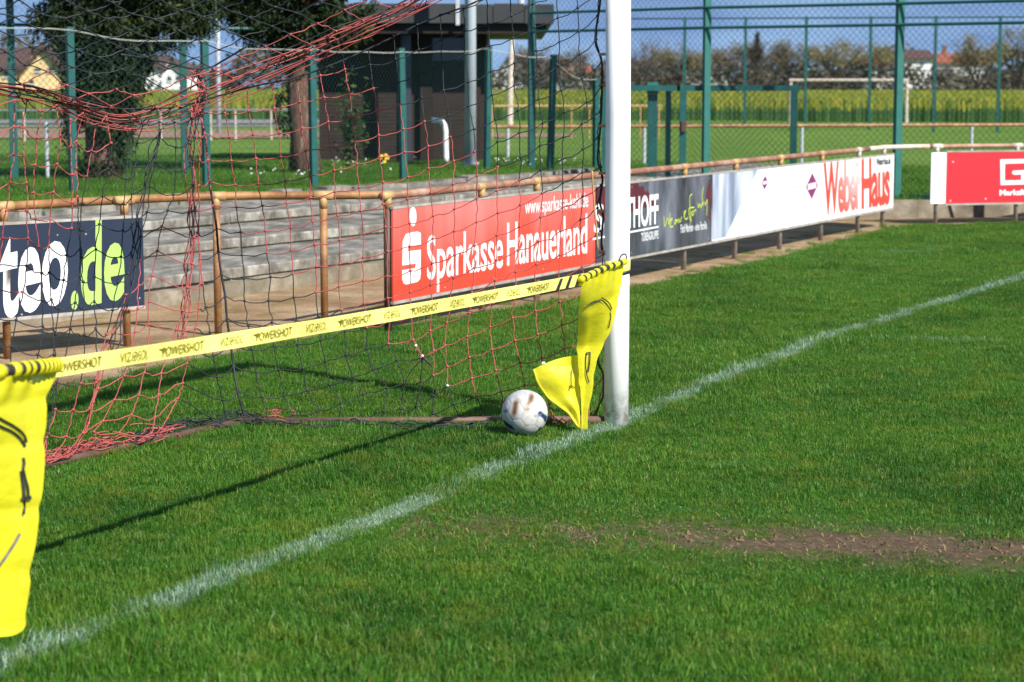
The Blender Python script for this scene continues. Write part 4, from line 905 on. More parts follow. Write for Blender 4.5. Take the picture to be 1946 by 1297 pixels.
for r in range(RMIN, 18):
    have = [k for k in cols if r in A[k]]
    for k in have: nodes[k, r-RMIN] = A[k][r]
    for c in range(NC):
        if c in have: continue
        lo_ = [k for k in have if k < c]; hi_ = [k for k in have if k > c]
        if lo_ and hi_:
            a_, b_ = lo_[-1], hi_[0]; f = (c-a_)/(b_-a_); nodes[c, r-RMIN] = np.array(A[a_][r])*(1-f)+np.array(A[b_][r])*f+rng.normal(0, 1.6, 2)
top_edge_px = [(340, 205), (373, 195), (480, 165), (560, 148), (640, 120), (720, 84), (793, 48), (841, 28), (900, 6), (1000, -46), (1100, -100), (1165, -150)]
def yedge(x): return np.interp(x, [p[0] for p in top_edge_px], [p[1] for p in top_edge_px])
zw = rng.normal(0, .008, nodes.shape[:2])
def node_ok(c, r):
    p = nodes[c, r-RMIN]; return not np.isnan(p[0]) and p[1] > yedge(p[0])-3
def side_red(c, r): return -4 <= c-r < 8
ptsS = {}
for c in range(NC):
    for r in range(RMIN, 18):
        if node_ok(c, r):
            p = nodes[c, r-RMIN]; P = SP(p[0], p[1], zw[c, r-RMIN]+.05*math.sin(c/17*math.pi)*math.sin(max(0, min(1, (r+2)/18))*math.pi)); P[2] = max(P[2], .012); ptsS[c, r] = P
def strand(mb, P, mats_, sub=4, r=CR, sag=.006, jit=.0025):
    """cord through nodes P; mats_[i] is the colour of the piece i..i+1"""
    S_ = spline(P, sub); k = len(S_)
    i = 0
    S_ = S_+rng.normal(0, jit, S_.shape)*((np.arange(k) % sub) != 0)[:, None]
    S_[:, 2] -= sag*np.sin((np.arange(k) % sub)/sub*math.pi)
    seg = 0
    while seg < len(P)-1:
        e = seg
        while e+1 < len(P)-1 and mats_[e+1] == mats_[seg]: e += 1
        mb.tube(S_[seg*sub:(e+1)*sub+1], r, 5, mats_[seg], caps=False); seg = e+1
    for q, m_ in zip(P, list(mats_)+[mats_[-1]]):                 # small knots at the crossings
        pass
KN = []
def grid_net(name, pts, redf, parent, rowsag=.008, colsag=0., both=True):
    mb = MB(); cs = sorted({c for c, r in pts}); rs_ = sorted({r for c, r in pts})
    for horizontal in (True, False):
        for a in (rs_ if horizontal else cs):
            run = []
            for q in (cs if horizontal else rs_):
                key = (q, a) if horizontal else (a, q)
                if key in pts: run.append(key)
                else:
                    if len(run) > 1: strand(mb, np.array([pts[k] for k in run]), [0 if (redf(*run[i]) and redf(*run[i+1])) else 1 for i in range(len(run)-1)], 4, CR, rowsag if horizontal else colsag)
                    run = []
            if len(run) > 1: strand(mb, np.array([pts[k] for k in run]), [0 if (redf(*run[i]) and redf(*run[i+1])) else 1 for i in range(len(run)-1)], 4, CR, rowsag if horizontal else colsag)
    for key, p in pts.items():
        if both: mb.box(p, (.011, .010, .010), random.random(), 0 if redf(*key) else 1)
    o = mb.build(name, [M['cord_red'], M['cord_black']], parent, True); return o
# hang each column from the top edge rope
grid_net('side_panel', ptsS, side_red, net)
hb_ = MB()
for c in range(NC):
    rr = [r for r in range(RMIN, 18) if (c, r) in ptsS]
    if rr:
        p = nodes[c, rr[0]-RMIN]; q = SP(p[0]-3, yedge(p[0]-3)); hb_.tube([ptsS[c, rr[0]], q], CR, 5, 0 if side_red(c, rr[0]) else 1, caps=False)
    if rr and rr[-1] >= 13:
        p = ptsS[c, rr[-1]]; hb_.tube(spline([p, p+[.03, -.03, -.01], [p[0]+.05, p[1]-.05, .012]], 3), CR, 5, 0 if side_red(c, rr[-1]) else 1, caps=False)
hb_.build('hanging_cords', [M['cord_red'], M['cord_black']], net, True)

# back panel
def BP(x, y, off=0.): return ONP(x, y, CORNER, back_n)+back_n*off
Bk = {}
Bk[1] = {0: (366, 215), 2: (377, 305), 4: (386, 400), 6: (388, 495), 8: (389, 584), 9: (392, 632), 10: (396, 675), 11: (404, 716), 12: (418, 760), 13: (432, 805)}
Bk[2] = {0: (362, 220), 3: (360, 345), 6: (358, 490), 8: (352, 585), 10: (347, 660), 11: (344, 690), 12: (340, 728), 13: (331, 757), 14: (308, 795)}
Bk[3] = {0: (350, 225), 3: (345, 350), 6: (342, 500), 8: (336, 590), 10: (318, 662), 11: (297, 709), 12: (288, 749), 13: (275, 791), 14: (263, 821)}
Bk[4] = {0: (331, 233), 1: (326, 280), 3: (322, 370), 5: (311, 431), 6: (307, 478), 7: (298, 525), 8: (291, 574), 9: (286, 617), 10: (279, 660), 11: (267, 708), 12: (253, 750), 13: (241, 788), 14: (222, 822)}
Bk[5] = {0: (303, 232), 1: (300, 262), 2: (297, 308), 3: (292, 355), 4: (289, 404), 5: (275, 451), 6: (270, 496), 7: (262, 543), 8: (255, 587), 9: (247, 630), 10: (240, 668), 11: (230, 714), 12: (217, 760), 13: (201, 801), 14: (187, 822)}
Bk[6] = {0: (272, 236), 1: (270, 272), 2: (264, 318), 3: (256, 368), 4: (251, 425), 5: (247, 470), 6: (234, 520), 7: (229, 560), 8: (227, 588), 9: (213, 634), 10: (205, 688), 11: (195, 740), 12: (182, 784), 13: (165, 822)}
Bk[7] = {0: (246, 246), 1: (243, 292), 2: (236, 340), 3: (226, 388), 4: (224, 438), 5: (223, 488), 6: (222, 536), 7: (218, 590), 8: (211, 636), 9: (200, 680), 10: (190, 722), 11: (180, 765), 12: (166, 805), 13: (140, 845)}
Bk[8] = {0: (201, 222), 1: (201, 272), 2: (197, 321), 3: (193, 373), 4: (191.6, 427), 5: (190, 475), 6: (189, 527), 7: (187.6, 574), 8: (186, 625), 9: (184, 674), 10: (180, 722), 11: (160, 776), 12: (148, 822), 13: (122, 860)}
Bk[9] = {0: (183, 237), 1: (176, 287), 2: (172, 336), 3: (166, 388), 4: (163, 438), 5: (159, 489), 6: (158, 536), 7: (154, 587), 8: (151, 636), 9: (150, 685), 10: (147, 728), 11: (138, 779), 12: (131, 830), 13: (110, 868)}
Bk[10] = {0: (157, 216), 1: (154, 269), 2: (151, 321), 3: (147, 374), 4: (144, 424), 5: (143, 474), 6: (142, 525), 7: (136, 575), 8: (132, 625), 9: (128, 680), 10: (116, 728), 11: (115, 779), 12: (99.5, 825), 13: (84, 875)}
Bk[11] = {0: (134, 228), 1: (129.5, 279), 2: (128.5, 331.6), 3: (127, 385), 4: (128, 434), 5: (124, 485), 6: (124, 533), 7: (120, 587), 8: (116, 636), 9: (114, 685), 10: (105, 732), 11: (98, 786), 12: (81, 831), 13: (62, 880)}
Bk[12] = {0: (107, 201), 1: (106.5, 258.6), 2: (104, 312), 3: (103, 365.6), 4: (102.6, 417), 5: (102.6, 469), 6: (102.6, 519), 7: (102.6, 570), 8: (100, 625), 9: (96, 674), 10: (85, 735), 11: (70, 790), 12: (55, 840), 13: (40, 888)}
Bk[13] = {0: (81, 210), 1: (77, 262), 2: (76, 314), 3: (73, 366.6), 4: (74, 417), 5: (74, 469), 6: (74, 519), 7: (71.5, 570), 8: (71.5, 620), 9: (65, 674), 10: (58, 730), 11: (45, 790), 12: (30, 845), 13: (15, 895)}
Bk[14] = {0: (52, 189), 1: (51, 242), 2: (46, 296), 3: (46, 348), 4: (42, 401), 5: (43, 452.6), 6: (43, 505), 7: (40.5, 555), 8: (34, 609), 9: (30, 660), 10: (24, 720), 11: (12, 785), 12: (-5, 845), 13: (-20, 900)}
Bk[15] = {0: (27, 191), 1: (17.5, 241), 2: (15.4, 293.6), 3: (11, 347), 4: (8, 400), 5: (7, 452.6), 6: (4, 504), 7: (1, 552), 8: (0, 605), 9: (-6, 660), 10: (-14, 722), 11: (-28, 788), 12: (-45, 850), 13: (-60, 908)}
ptsB = {}
for r in range(0, 15): ptsB[0, r] = ptsS[0, r]
for b_i, d in Bk.items():
    ks = sorted(d)
    for r in range(0, ks[-1]+1):
        x = np.interp(r, ks, [d[k][0] for k in ks]); y = np.interp(r, ks, [d[k][1] for k in ks])
        P = BP(x, y, .03*math.sin(b_i*1.7+r*.6)*(r > 0)+(.05 if b_i in (2, 3) else 0)); P[2] = max(P[2], .012+.004*(b_i % 3)); ptsB[b_i, r] = P
for b_i in range(16, 58):                    # the same hang, continued along the rest of the goal
    src = 12+(b_i % 4); sh_ = BD*.118*(b_i-src)
    for r in range(0, 14):
        if (src, r) in ptsB: ptsB[b_i, r] = ptsB[src, r]+sh_
def back_red(b_i, r): 
    k = b_i-r
    if b_i == 0: return r < 5
    if b_i == 1: return r < 8
    return k >= 7 and ((k-7)//12) % 2 == 0 or k <= -1
grid_net('back_panel', ptsB, back_red, net, .012)

# roof panel: rhombic cells stretched from the back edge to the crossbar
xb = POST+[0, 0, 2.44]; cb = DY(373, 190, CORNER[1])
rn_ = np.cross(GD, xb-cb); rn_ /= np.linalg.norm(rn_)
def RP(x, y): return ONP(x, y, cb, rn_)
edge_px2 = [(-900, 150), (-300, 160), (-50, 165), (0, 170), (60, 180), (100, 192), (160, 218), (232, 236), (300, 226), (373, 196), (480, 152), (560, 118), (640, 84), (700, 56), (760, 28), (830, -6), (1000, -80), (1165, -150)]
def ye2(x): return np.interp(x, [p[0] for p in edge_px2], [p[1] for p in edge_px2])
ptsR = {}; roof_px = {}
for i in range(-26, 34):
    for j in range(-48, 30):
        x = 20+i*49.+j*40.; y = 66-i*(14+.010*max(0, min(700, x)))+j*19.5
        y += 3.5*((i+j) % 2); x += rng.normal(0, 2.5); y += rng.normal(0, 2.0)
        if x < -700 or x > 1165 or y < -560 or y > ye2(x)-2: continue
        P = RP(x, y)
        if (P-POST)@GN > -.03 or P[2] > 2.44 or P[1] < 3.0: continue
        ptsR[i, j] = P; roof_px[i, j] = (x, y)
def roof_red(i, j):
    x, y = roof_px[i, j]; return ye2(x)-y < np.interp(x, [-200, 0, 150, 400, 560, 830], [12, 18, 78, 62, 84, 60])
grid_net('roof_panel', ptsR, roof_red, net, .004)
# bunched cords along the top back edge and the top side edge
tb = MB()
for k in range(10):
    ex = [(-260, 164), (-50, 166), (0, 172), (60, 182), (100, 194), (160, 215), (232, 232), (300, 222), (373, 194), (480, 150), (560, 116), (640, 82), (700, 54), (760, 26), (830, -8), (1000, -84), (1160, -150)]
    sp_ = np.interp([p[0] for p in ex], [-260, 60, 230, 373, 600, 830, 1160], [5, 16, 24, 34, 26, 18, 5]); ph = random.uniform(0, 6)
    o_ = (k-4.5)/4.5
    P = [RP(x+random.uniform(-8, 8), y+s_*(o_*.9)+random.uniform(-4, 4)-4) for (x, y), s_ in zip(ex, sp_)]
    tb.tube(spline(P, 5), CR, 5, 0 if k % 5 else 1, caps=False)
for k in range(46):                                # loops that hang out of the bunch
    x = random.uniform(150, 800) if k < 34 else random.uniform(20, 150); y = ye2(x)+random.uniform(-26, 10); w = random.uniform(14, 40); h = random.uniform(5, 16)*random.choice([1, 1, -1]); sl = -.42 if x > 373 else (-.2 if x > 240 else .2)
    P = [RP(x-w/2, y-sl*w/2), RP(x-w/4, y+h*.7-sl*w/4), RP(x, y+h), RP(x+w/4, y+h*.6+sl*w/4), RP(x+w/2, y+sl*w/2)]
    tb.tube(spline(np.array(P)+rng.normal(0, .006, (5, 3)), 4), CR, 5, 0 if random.random() < .82 else 1, caps=False)
for k in range(9):                                 # gathered knot at the back corner
    P = [SP(372+random.uniform(-12, 22), 130+24*i+random.uniform(-8, 8), random.uniform(-.03, .03)) for i in range(5)]
    tb.tube(spline(P, 5), CR, 5, 0 if k % 4 else 1, caps=False)
P = [SP(*q) for q in [(362, 172), (368, 145), (385, 142), (405, 140), (428, 132), (436, 140), (420, 142)]]; tb.tube(spline(P, 5), CR*1.2, 5, 0)
tb.build('bunched_cords', [M['cord_red'], M['cord_black']], net, True)
# gathered vertical bunch near the corner
gb_ = MB()
for k in range(5):
    P = [BP(np.interp(y, [200, 450, 600, 690], [357, 352, 347, 338])+random.uniform(-10, 12), y+random.uniform(-8, 8), random.uniform(0, .05)) for y in range(205, 700, 42)]
    gb_.tube(spline(P, 4), CR, 5, 0, caps=False)
for k in range(4):
    P = [BP(np.interp(y, [230, 400, 520, 680], [300, 262, 246, 205])+random.uniform(-8, 8), y+random.uniform(-8, 8), random.uniform(0, .04)) for y in range(245, 690, 40)]
    gb_.tube(spline(P, 4), CR, 5, 1, caps=False)
gb_.build('gathered_cords', [M['cord_red'], M['cord_black']], net, True)
# edge ropes
rb_ = MB()
P = np.array([ptsS[0, r] for r in range(0, 15)]); S_ = spline(P, 4); n1 = 4*3
rb_.tube(S_[:n1+1], .0052, 7, 2, caps=False); rb_.tube(S_[n1:], .0058, 7, 1)
rb_.tube(spline([SP(*q) for q in top_edge_px], 4), .005, 6, 1)
rb_.tube(spline([RP(*q) for q in [(-60, 158), (0, 170), (80, 187), (160, 204), (260, 208), (330, 205)]], 4), .0042, 6, 1)
rb_.tube(spline([RP(*q) for q in [(230, 104), (280, 112), (330, 122), (365, 131), (400, 128), (425, 115), (470, 88)]], 4), .0045, 6, 1)
rb_.tube(spline([DY(x, y, POST[1]+.03) for x, y in [(1140, -60), (1141, 0), (1131, 75), (1142, 110), (1145, 140), (1144, 165), (1143, 205), (1141, 240), (1138, 275), (1136, 305), (1142, 325), (1145, 340), (1143, 362), (1140, 385), (1146, 410), (1144, 440), (1143, 470), (1148, 484)]], 4), .0058, 6, 1)
rb_.tube(spline([DY(x, y, POST[1]+.03) for x, y in [(1150, 520), (1150, 620), (1138, 670), (1136, 690), (1146, 712), (1146, 752), (1138, 772), (1128, 792)]], 4), .005, 6, 1)
M['cord_mixed'] = mat('cord_red_black', (.30, .05, .05), (.02, .02, .025), 160, .65, lo=.48, hi=.52)
rb_.build('edge_rope', [M['cord_red'], M['cord_black'], M['cord_mixed']], net, True)
b = MB(); b.tube(spline([DY(x, y, POST[1]-.03) for x, y in [(1125, 325), (1127, 360), (1130, 400), (1134, 440), (1136, 475)]], 4), .005, 6); b.build('tie_cord', M['tie'], net, True)
# slack cords lying along the foot of the net
ft = MB()
def pile(pts, n_, spread, mfun, proj, hmax):
    for k in range(n_):
        P = []
        for (x, y) in pts:
            q = proj(x+random.uniform(-8, 8), y+random.uniform(-spread, spread)*.5); q = np.array(q); q[2] = random.uniform(.008, hmax); P.append(q)
        m_ = mfun(k); S_ = spline(np.array(P), 6); S_[:, 2] = np.maximum(S_[:, 2]+rng.normal(0, .006, len(S_)), .006); ft.tube(S_, CR, 5, m_, caps=False)
pile([(-60, 912), (20, 900), (80, 886), (130, 874), (180, 862), (230, 851), (280, 842), (330, 832)], 15, 22, lambda k: 0 if k % 5 else 1, lambda x, y: G(x, y), .05)
pile([(250, 846), (300, 834), (350, 824), (400, 814), (450, 806), (500, 808)], 12, 22, lambda k: 1, lambda x, y: G(x, y), .05)
pile([(470, 812), (540, 812), (600, 815), (660, 812), (720, 814), (790, 816), (860, 818), (930, 816)], 6, 10, lambda k: 1, lambda x, y: G(x, y), .035)
pile([(1040, 808), (1070, 812), (1100, 806), (1125, 798)], 4, 10, lambda k: 0 if k < 3 else 1, lambda x, y: G(x, y), .05)
for k in range(34):       # small loops
    x = random.uniform(90, 560); y = np.interp(x, [80, 330, 480, 560], [878, 832, 800, 804])+random.uniform(-14, 4); p = G(x, y+6); r0 = random.uniform(.03, .075); a0 = random.uniform(0, 6)
    P = [p+[math.cos(a0+t)*r0*(1+.3*random.random()), math.sin(a0+t)*r0*.7, abs(math.sin(t*.5+a0))*r0*.8+.008] for t in np.linspace(0, random.uniform(2.5, 5), 7)]
    ft.tube(spline(P, 3), CR, 5, 0 if x < 320 or 505 < x < 545 else 1, caps=False)
ft.build('foot_cords', [M['cord_red'], M['cord_black']], net, True)
# torn hole mended with a knot
tk = MB(); c = SP(803, 680); tk.tube(spline([c, c+[.012, -.01, -.006], c+[.024, -.008, -.02], c+[.036, -.004, -.03]], 4), .007, 6, 0); tk.tube([c+[.03, 0, -.02], c+[.044, 0, -.046]], .003, 5, 0)
tk.tube([SP(790, 658)+[-.005, 0, 0], SP(790, 658)+[.006, 0, .004]], .006, 6, 1); tk.tube([SP(803, 678)+[-.006, 0, 0], SP(803, 678)+[.004, 0, .006]], .006, 6, 1); tk.tube([SP(850, 734)+[-.004, 0, 0], SP(850, 734)+[.005, 0, .004]], .006, 6, 1)
tk.tube(spline([SP(771, 658), SP(784, 646), SP(803, 678)], 4), CR, 5, 2); tk.tube(spline([SP(803, 680), SP(775, 716), SP(763, 760)], 4), CR, 5, 0); tk.tube(spline([SP(803, 680), SP(799, 730), SP(790, 775)], 4), CR, 5, 0); tk.tube(spline([SP(803, 680), SP(845, 658)], 4), CR, 5, 2)
tk.build('mending_knot', [M['cord_black'], M['print_white'], M['cord_red']], net, True)

# ------------------------------------------------------------------ target band across the goal
GPn = GN; GP0 = POST+GN*.066
def TPn(x, y, lift=0.): return ONP(x, y, GP0, GPn)+GPn*lift
band = thing('target_band', (*POST[:2], .8), 'yellow printed band stretched across the goal between the posts', 'band')
tR = TPn(1099, 533); tL = TPn(103, 700); dL = tL-tR
hR, hL = .0262, .0262
ext = tL+dL*.55
P_up, P_dn = [], []
for f in np.linspace(-.09, 1.55, 60):
    c = tR+dL*f; c = c-[0, 0, .010*math.sin(max(0, min(1, f))*math.pi)]; tw = .004*math.sin(f*23)
    P_up.append(c+[0, 0, .0265]+GPn*tw); P_dn.append(c-[0, 0, .0265]-GPn*tw)
b = MB(); b.grid([P_up, P_dn]); bo = b.build('band_strip', M['band'], band)
sm = bo.modifiers.new('thick', 'SOLIDIFY'); sm.thickness = .0012; sm.offset = -1
def band_at(x):       # centre and height direction of the band at photo column x
    f = np.linspace(-.09, 1.0, 400); P = np.array([tR+dL*t-[0, 0, .010*math.sin(max(0, min(1, t))*math.pi)] for t in f])
    R_ = P-EYEP; xx = W/2+FPX*R_[:, 0]/(R_@FW); i = int(np.argmin(abs(xx-x))); return P[i]
for k, (xa, xb) in enumerate([(105, 190), (308, 385), (485, 553), (645, 705), (782, 832), (900, 945), (1003, 1042)]):
    a_, c_ = band_at(xa), band_at(xb)
    text_mesh('POWERSHOT', 'lettering', a_-[0, 0, .015], c_-[0, 0, .012], a_+[0, 0, .013], M['band_print'], band, off=GPn*.004, bold=-.012, shear=.12)
    text_mesh('POWERSHOT', 'lettering_shadow', a_-[0, 0, .0175]+(c_-a_)*.02, c_-[0, 0, .0145]+(c_-a_)*.02, a_+[0, 0, .0105]+(c_-a_)*.02, M['band_print'], band, off=GPn*.0034, bold=-.02, shear=.12)
    bb = MB(); d = c_-a_; bb.add([a_-d*.10+[0, 0, .010]+GPn*.004, a_+d*.1+[0, 0, .0085]+GPn*.004, a_+d*.06-[0, 0, .001]-[0, 0, 0]+GPn*.004], [(0, 1, 2)]); bb.build('swoosh', M['band_print'], band)
for xa, xb in [(228, 280), (415, 460), (580, 620), (727, 760), (853, 882), (962, 987)]:
    a_, c_ = band_at(xa), band_at(xb); d = c_-a_
    text_mesh('VIZ', 'lettering', a_-[0, 0, .013], a_+d*.40-[0, 0, .013], a_+[0, 0, .014], M['band_print'], band, off=GPn*.004, bold=-.005)
    text_mesh('SOL', 'lettering', a_+d*.64-[0, 0, .013], c_-[0, 0, .013], a_+d*.64+[0, 0, .014], M['band_print'], band, off=GPn*.004, bold=-.005)
    bb = MB(); cc = a_+d*.52; e = d/np.linalg.norm(d); R1 = np.linalg.norm(d)*.10
    ring = [[cc+(e*math.cos(t)*R1+np.array([0, 0, 1])*math.sin(t)*.0135)*s_+GPn*.004 for t in np.linspace(0, 2*math.pi, 17)] for s_ in (1, .78)]; bb.grid(ring)
    bb.poly([cc+(e*math.cos(t)*R1+np.array([0, 0, 1])*math.sin(t)*.0135)*.4+GPn*.004 for t in np.linspace(0, 2*math.pi, 6)[:-1]]); bb.build('ball_mark', M['band_print'], band)
for x in (1062, 1080, 1097):
    a_ = band_at(x); d = (band_at(x+4)-a_); d /= np.linalg.norm(d); bb = MB()
    bb.poly([a_-d*.035-[0, 0, .026]+GPn*.003, a_-d*.002-[0, 0, .026]+GPn*.003, a_+d*.045+[0, 0, .026]+GPn*.003, a_+d*.012+[0, 0, .026]+GPn*.003]); bb.build('stripe', M['black_print'], band)
# wrap round the post
def wrap(z0, z1, m, rr, t0=0, t1=2*math.pi, tilt=0, nm='post_wrap'):
    bb = MB(); g_ = []
    for z in (z0, z1): g_.append([POST+np.array([math.cos(t)*rr, math.sin(t)*rr, z+tilt*math.cos(t)]) for t in np.linspace(t0, t1, 33)])
    bb.grid(g_); o = bb.build(nm, m, band, True); s_ = o.modifiers.new('thick', 'SOLIDIFY'); s_.thickness = .002; return o
wrap(.735, .80, M['band'], .0635, tilt=.004)
wrap(.728, .742, M['black_print'], .0650, -1.45, -.1, .012, 'wrap_end')

# ------------------------------------------------------------------ hanging flags
def flag_mesh(name, left, right, parent, nu=16, nv=30, wave=.012, off=.012, proj=None, crease=()):
    b = MB(); t = np.linspace(0, 1, nv); Lp = interp_poly(left, t); Rp = interp_poly(right, t); gr = []
    for i in range(nv):
        row = []
        for j in range(nu):
            f = j/(nu-1); q = Lp[i]*(1-f)+Rp[i]*f
            w = wave*(math.sin(f*5.5+t[i]*2.2)*.8+.5*math.sin(f*11-t[i]*4+1.3)*(1-.4*t[i]))+wave*.8*math.exp(-t[i]*14)*math.sin(f*34)
            for cy in crease: w -= .011*math.exp(-((t[i]-cy-.01*math.sin(f*6))/.014)**2)
            row.append(proj(q[0], q[1])+GPn*(off+w))
        gr.append(row)
    b.grid(gr); o = b.build(name, M['flag'], parent, True); s_ = o.modifiers.new('sub', 'SUBSURF'); s_.levels = 1; s_.render_levels = 1
    return np.array(gr), o
def surf_strip(name, pts_uv, gr, w, parent, m='black_print'):
    """a printed line on the cloth: pts in (u right, v down) of the cloth grid"""
    nv, nu = gr.shape[:2]; b = MB(); P = spline(np.array(pts_uv, float), 6)
    def at(u, v):
        u = np.clip(u, 0, .999)*(nu-1); v = np.clip(v, 0, .999)*(nv-1); i, j = int(v), int(u); fv, fu = v-i, u-j
        return (gr[i, j]*(1-fu)+gr[i, j+1]*fu)*(1-fv)+(gr[i+1, j]*(1-fu)+gr[i+1, j+1]*fu)*fv
    Q = np.array([at(u, v) for u, v in P]); T = np.gradient(Q, axis=0); T /= np.linalg.norm(T, axis=1)[:, None]+1e-9
    toC = EYEP-Q; toC /= np.linalg.norm(toC, axis=1)[:, None]; U = np.cross(T, GPn); U /= np.linalg.norm(U, axis=1)[:, None]+1e-9
    b.grid([Q+U*w/2+GPn*.006, Q-U*w/2+GPn*.006]); return b.build(name, M[m], parent)
fr = thing('target_flag', (*TPn(1140, 515)[:2], .75), 'yellow fabric flag curling from the band beside the white post, above the ball', 'flag', 'yellow flags hung from the band')
left = [(1099, 528), (1095, 560), (1091, 610), (1090, 650), (1091, 690), (1095, 735), (1097, 770), (1098, 800), (1097, 824)]
right = [(1181, 503), (1177, 540), (1170, 580), (1162, 610), (1155, 632), (1140, 660), (1128, 682), (1121, 720), (1117, 748), (1109, 775), (1107, 800), (1107, 824)]
def FPJ(x, y):
    k = max(0., min(1., (y-525)/140.)); k = k*k*(3-2*k); return DY(x, y, (1-k)*TPn(x, y)[1]+k*(9.90+(x-1092)*.0006))      # the wind pushes its lower half into the goal
gr, o = flag_mesh('cloth', left, right, fr, 16, 34, .010, .016, FPJ, (.20, .45, .66))
def uvq(gr, x, y):    # nearest cloth coordinate of a photo point
    R_ = gr-EYEP; d = R_@FW; xx = W/2+FPX*R_[..., 0]/d; yy = H/2-FPX*(R_@UP)/d
    i = np.unravel_index(np.argmin((xx-x)**2+(yy-y)**2), xx.shape); return (i[1]/(gr.shape[1]-1), i[0]/(gr.shape[0]-1))
def fl_strip(gr, pts, w, parent, Yoff=.0):
    b = MB(); P = spline(np.array([proj_cloth(gr, x, y) for x, y in pts]), 5); T = np.gradient(P, axis=0); T /= np.linalg.norm(T, axis=1)[:, None]+1e-9
    V = EYEP-P; V /= np.linalg.norm(V, axis=1)[:, None]; U = np.cross(T, V); U /= np.linalg.norm(U, axis=1)[:, None]+1e-9
    b.grid([P+U*w/2+V*.005, P-U*w/2+V*.005]); return b.build('printed_line', M['black_print'], parent)
def proj_cloth(gr, x, y):
    R_ = gr-EYEP; d = R_@FW; xx = W/2+FPX*R_[..., 0]/d; yy = H/2-FPX*(R_@UP)/d
    D = (xx-x)**2+(yy-y)**2; k = np.argsort(D.reshape(-1))[:4]; w_ = 1/(D.reshape(-1)[k]+.5); dist = (d.reshape(-1)[k]*w_).sum()/w_.sum()
    r = ray(x, y); return EYEP+r*(dist/(r@FW))+GPn*.004
for pts in ([(1115, 581), (1124, 575), (1134, 572), (1142, 571), (1150, 578), (1156, 585), (1160, 592)], [(1141, 566), (1150, 571), (1157, 578), (1161, 588)], [(1158, 594), (1159, 604), (1157, 614), (1155, 624)], [(1113, 671), (1111, 690), (1113, 710), (1118, 728)], [(1120, 671), (1119, 690), (1116, 708)], [(1113, 671), (1121, 670)]): fl_strip(gr, pts, .0055, fr)
# the part that curls back behind
b = MB(); gg = []
eL = interp_poly([(1099, 675), (1100, 715), (1102, 760), (1103, 800), (1104, 815)], np.linspace(0, 1, 14)); eR = interp_poly([(1014, 702), (1022, 728), (1042, 757), (1080, 785), (1099, 812)], np.linspace(0, 1, 14))
for i in range(14):
    row = []
    for f in np.linspace(0, 1, 16)**1.5:
        q = eL[i]*(1-f)+eR[i]*f; Y0 = FPJ(1092, 700)[1]+.012; row.append(DY(q[0], q[1]-5*math.sin(f*math.pi)*(i == 0), Y0-.035*f+.012*math.sin(f*6+i*.3)+.006*math.sin(i*1.1+f*3)))
    gg.append(row)
b.grid(gg); b.build('curled_corner', M['flag'], fr, True)
gg = np.array(gg); b = MB(); b.tube(spline(gg[:, -1], 2), .0055, 6); b.build('hem', M['flag'], fr, True)
fl_strip(gg, [(1085, 704), (1084, 722), (1085, 738)], .003, fr); fl_strip(gg, [(1081, 733), (1091, 737)], .004, fr); fl_strip(gg, [(1080, 743), (1082, 733)], .003, fr)
b = MB(); q = DY(1033, 690, 9.88); b.box(q, (.014, .01, .010)); b.build('toggle', M['print_white'], fr)
# sleeve: band rolled up through the loops, black and yellow
def sleeve(parent, pts, r, n_, lift, first=1):
    P = spline(np.array([TPn(*q, lift) for q in pts]), 12); k = len(P)
    for i in range(n_):
        a, c = int(i*(k-1)/n_), int((i+1)*(k-1)/n_); bb = MB(); seg = P[a:c+1]
        blk = (i % 2 == first)
        bb.tube(seg, [r*(.86 if blk else 1.0)+(0 if blk else .002*math.sin(t*math.pi)) for t in np.linspace(0, 1, len(seg))], 10); bb.build('band_loop' if blk else 'sleeve', M['black_print'] if blk else M['flag'], parent, True)
sleeve(fr, [(1096, 532), (1120, 520), (1148, 508), (1181, 497)], .016, 15, .018)
bb = MB(); bb.tube(spline([TPn(x, y, .025) for x, y in [(1166, 496), (1172, 485), (1180, 484), (1181, 500)]], 4), .004, 6); bb.build('tie_loop', M['black_print'], fr, True)

fl = thing('target_flag', (*TPn(30, 700)[:2], .75), 'large yellow fabric flag with black printed lines, cut by the left edge', 'flag', 'yellow flags hung from the band')
left = [(-150, 735), (-160, 850), (-165, 1000), (-160, 1120), (-120, 1225)]
right = [(106, 690), (98, 720), (86, 748), (84, 775), (83, 800), (80, 830), (78, 880), (73, 925), (66, 965), (60, 1000), (55, 1030), (48, 1055), (43, 1075), (42, 1100), (36, 1130), (30, 1160), (27, 1175), (32, 1186), (22, 1200), (2, 1206)]
gr, o = flag_mesh('cloth', left, right, fl, 30, 40, .016, .02, TPn, (.13, .28, .52, .74))
for pts in ([(-40, 780), (-15, 788), (0, 797), (20, 808), (36, 819), (45, 830), (48, 842)], [(-40, 795), (-15, 803), (0, 811), (20, 820), (34, 831), (42, 842), (46, 850)], [(42, 870), (44, 880), (42, 892)], [(38, 895), (40, 912), (43, 928), (44, 948), (44, 965), (43, 978)], [(42, 892), (46, 910), (51, 928), (52, 946)], [(36, 1014), (25, 1034), (12, 1054), (-2, 1074)]): fl_strip(gr, pts, .0075, fl)
fl_strip(gr, [(39, 947), (48, 947), (58, 946)], .011, fl)
sleeve(fl, [(97, 693), (78, 695), (50, 698), (0, 704), (-150, 725)], .021, 23, .023, 1)
fl_bl = MB()

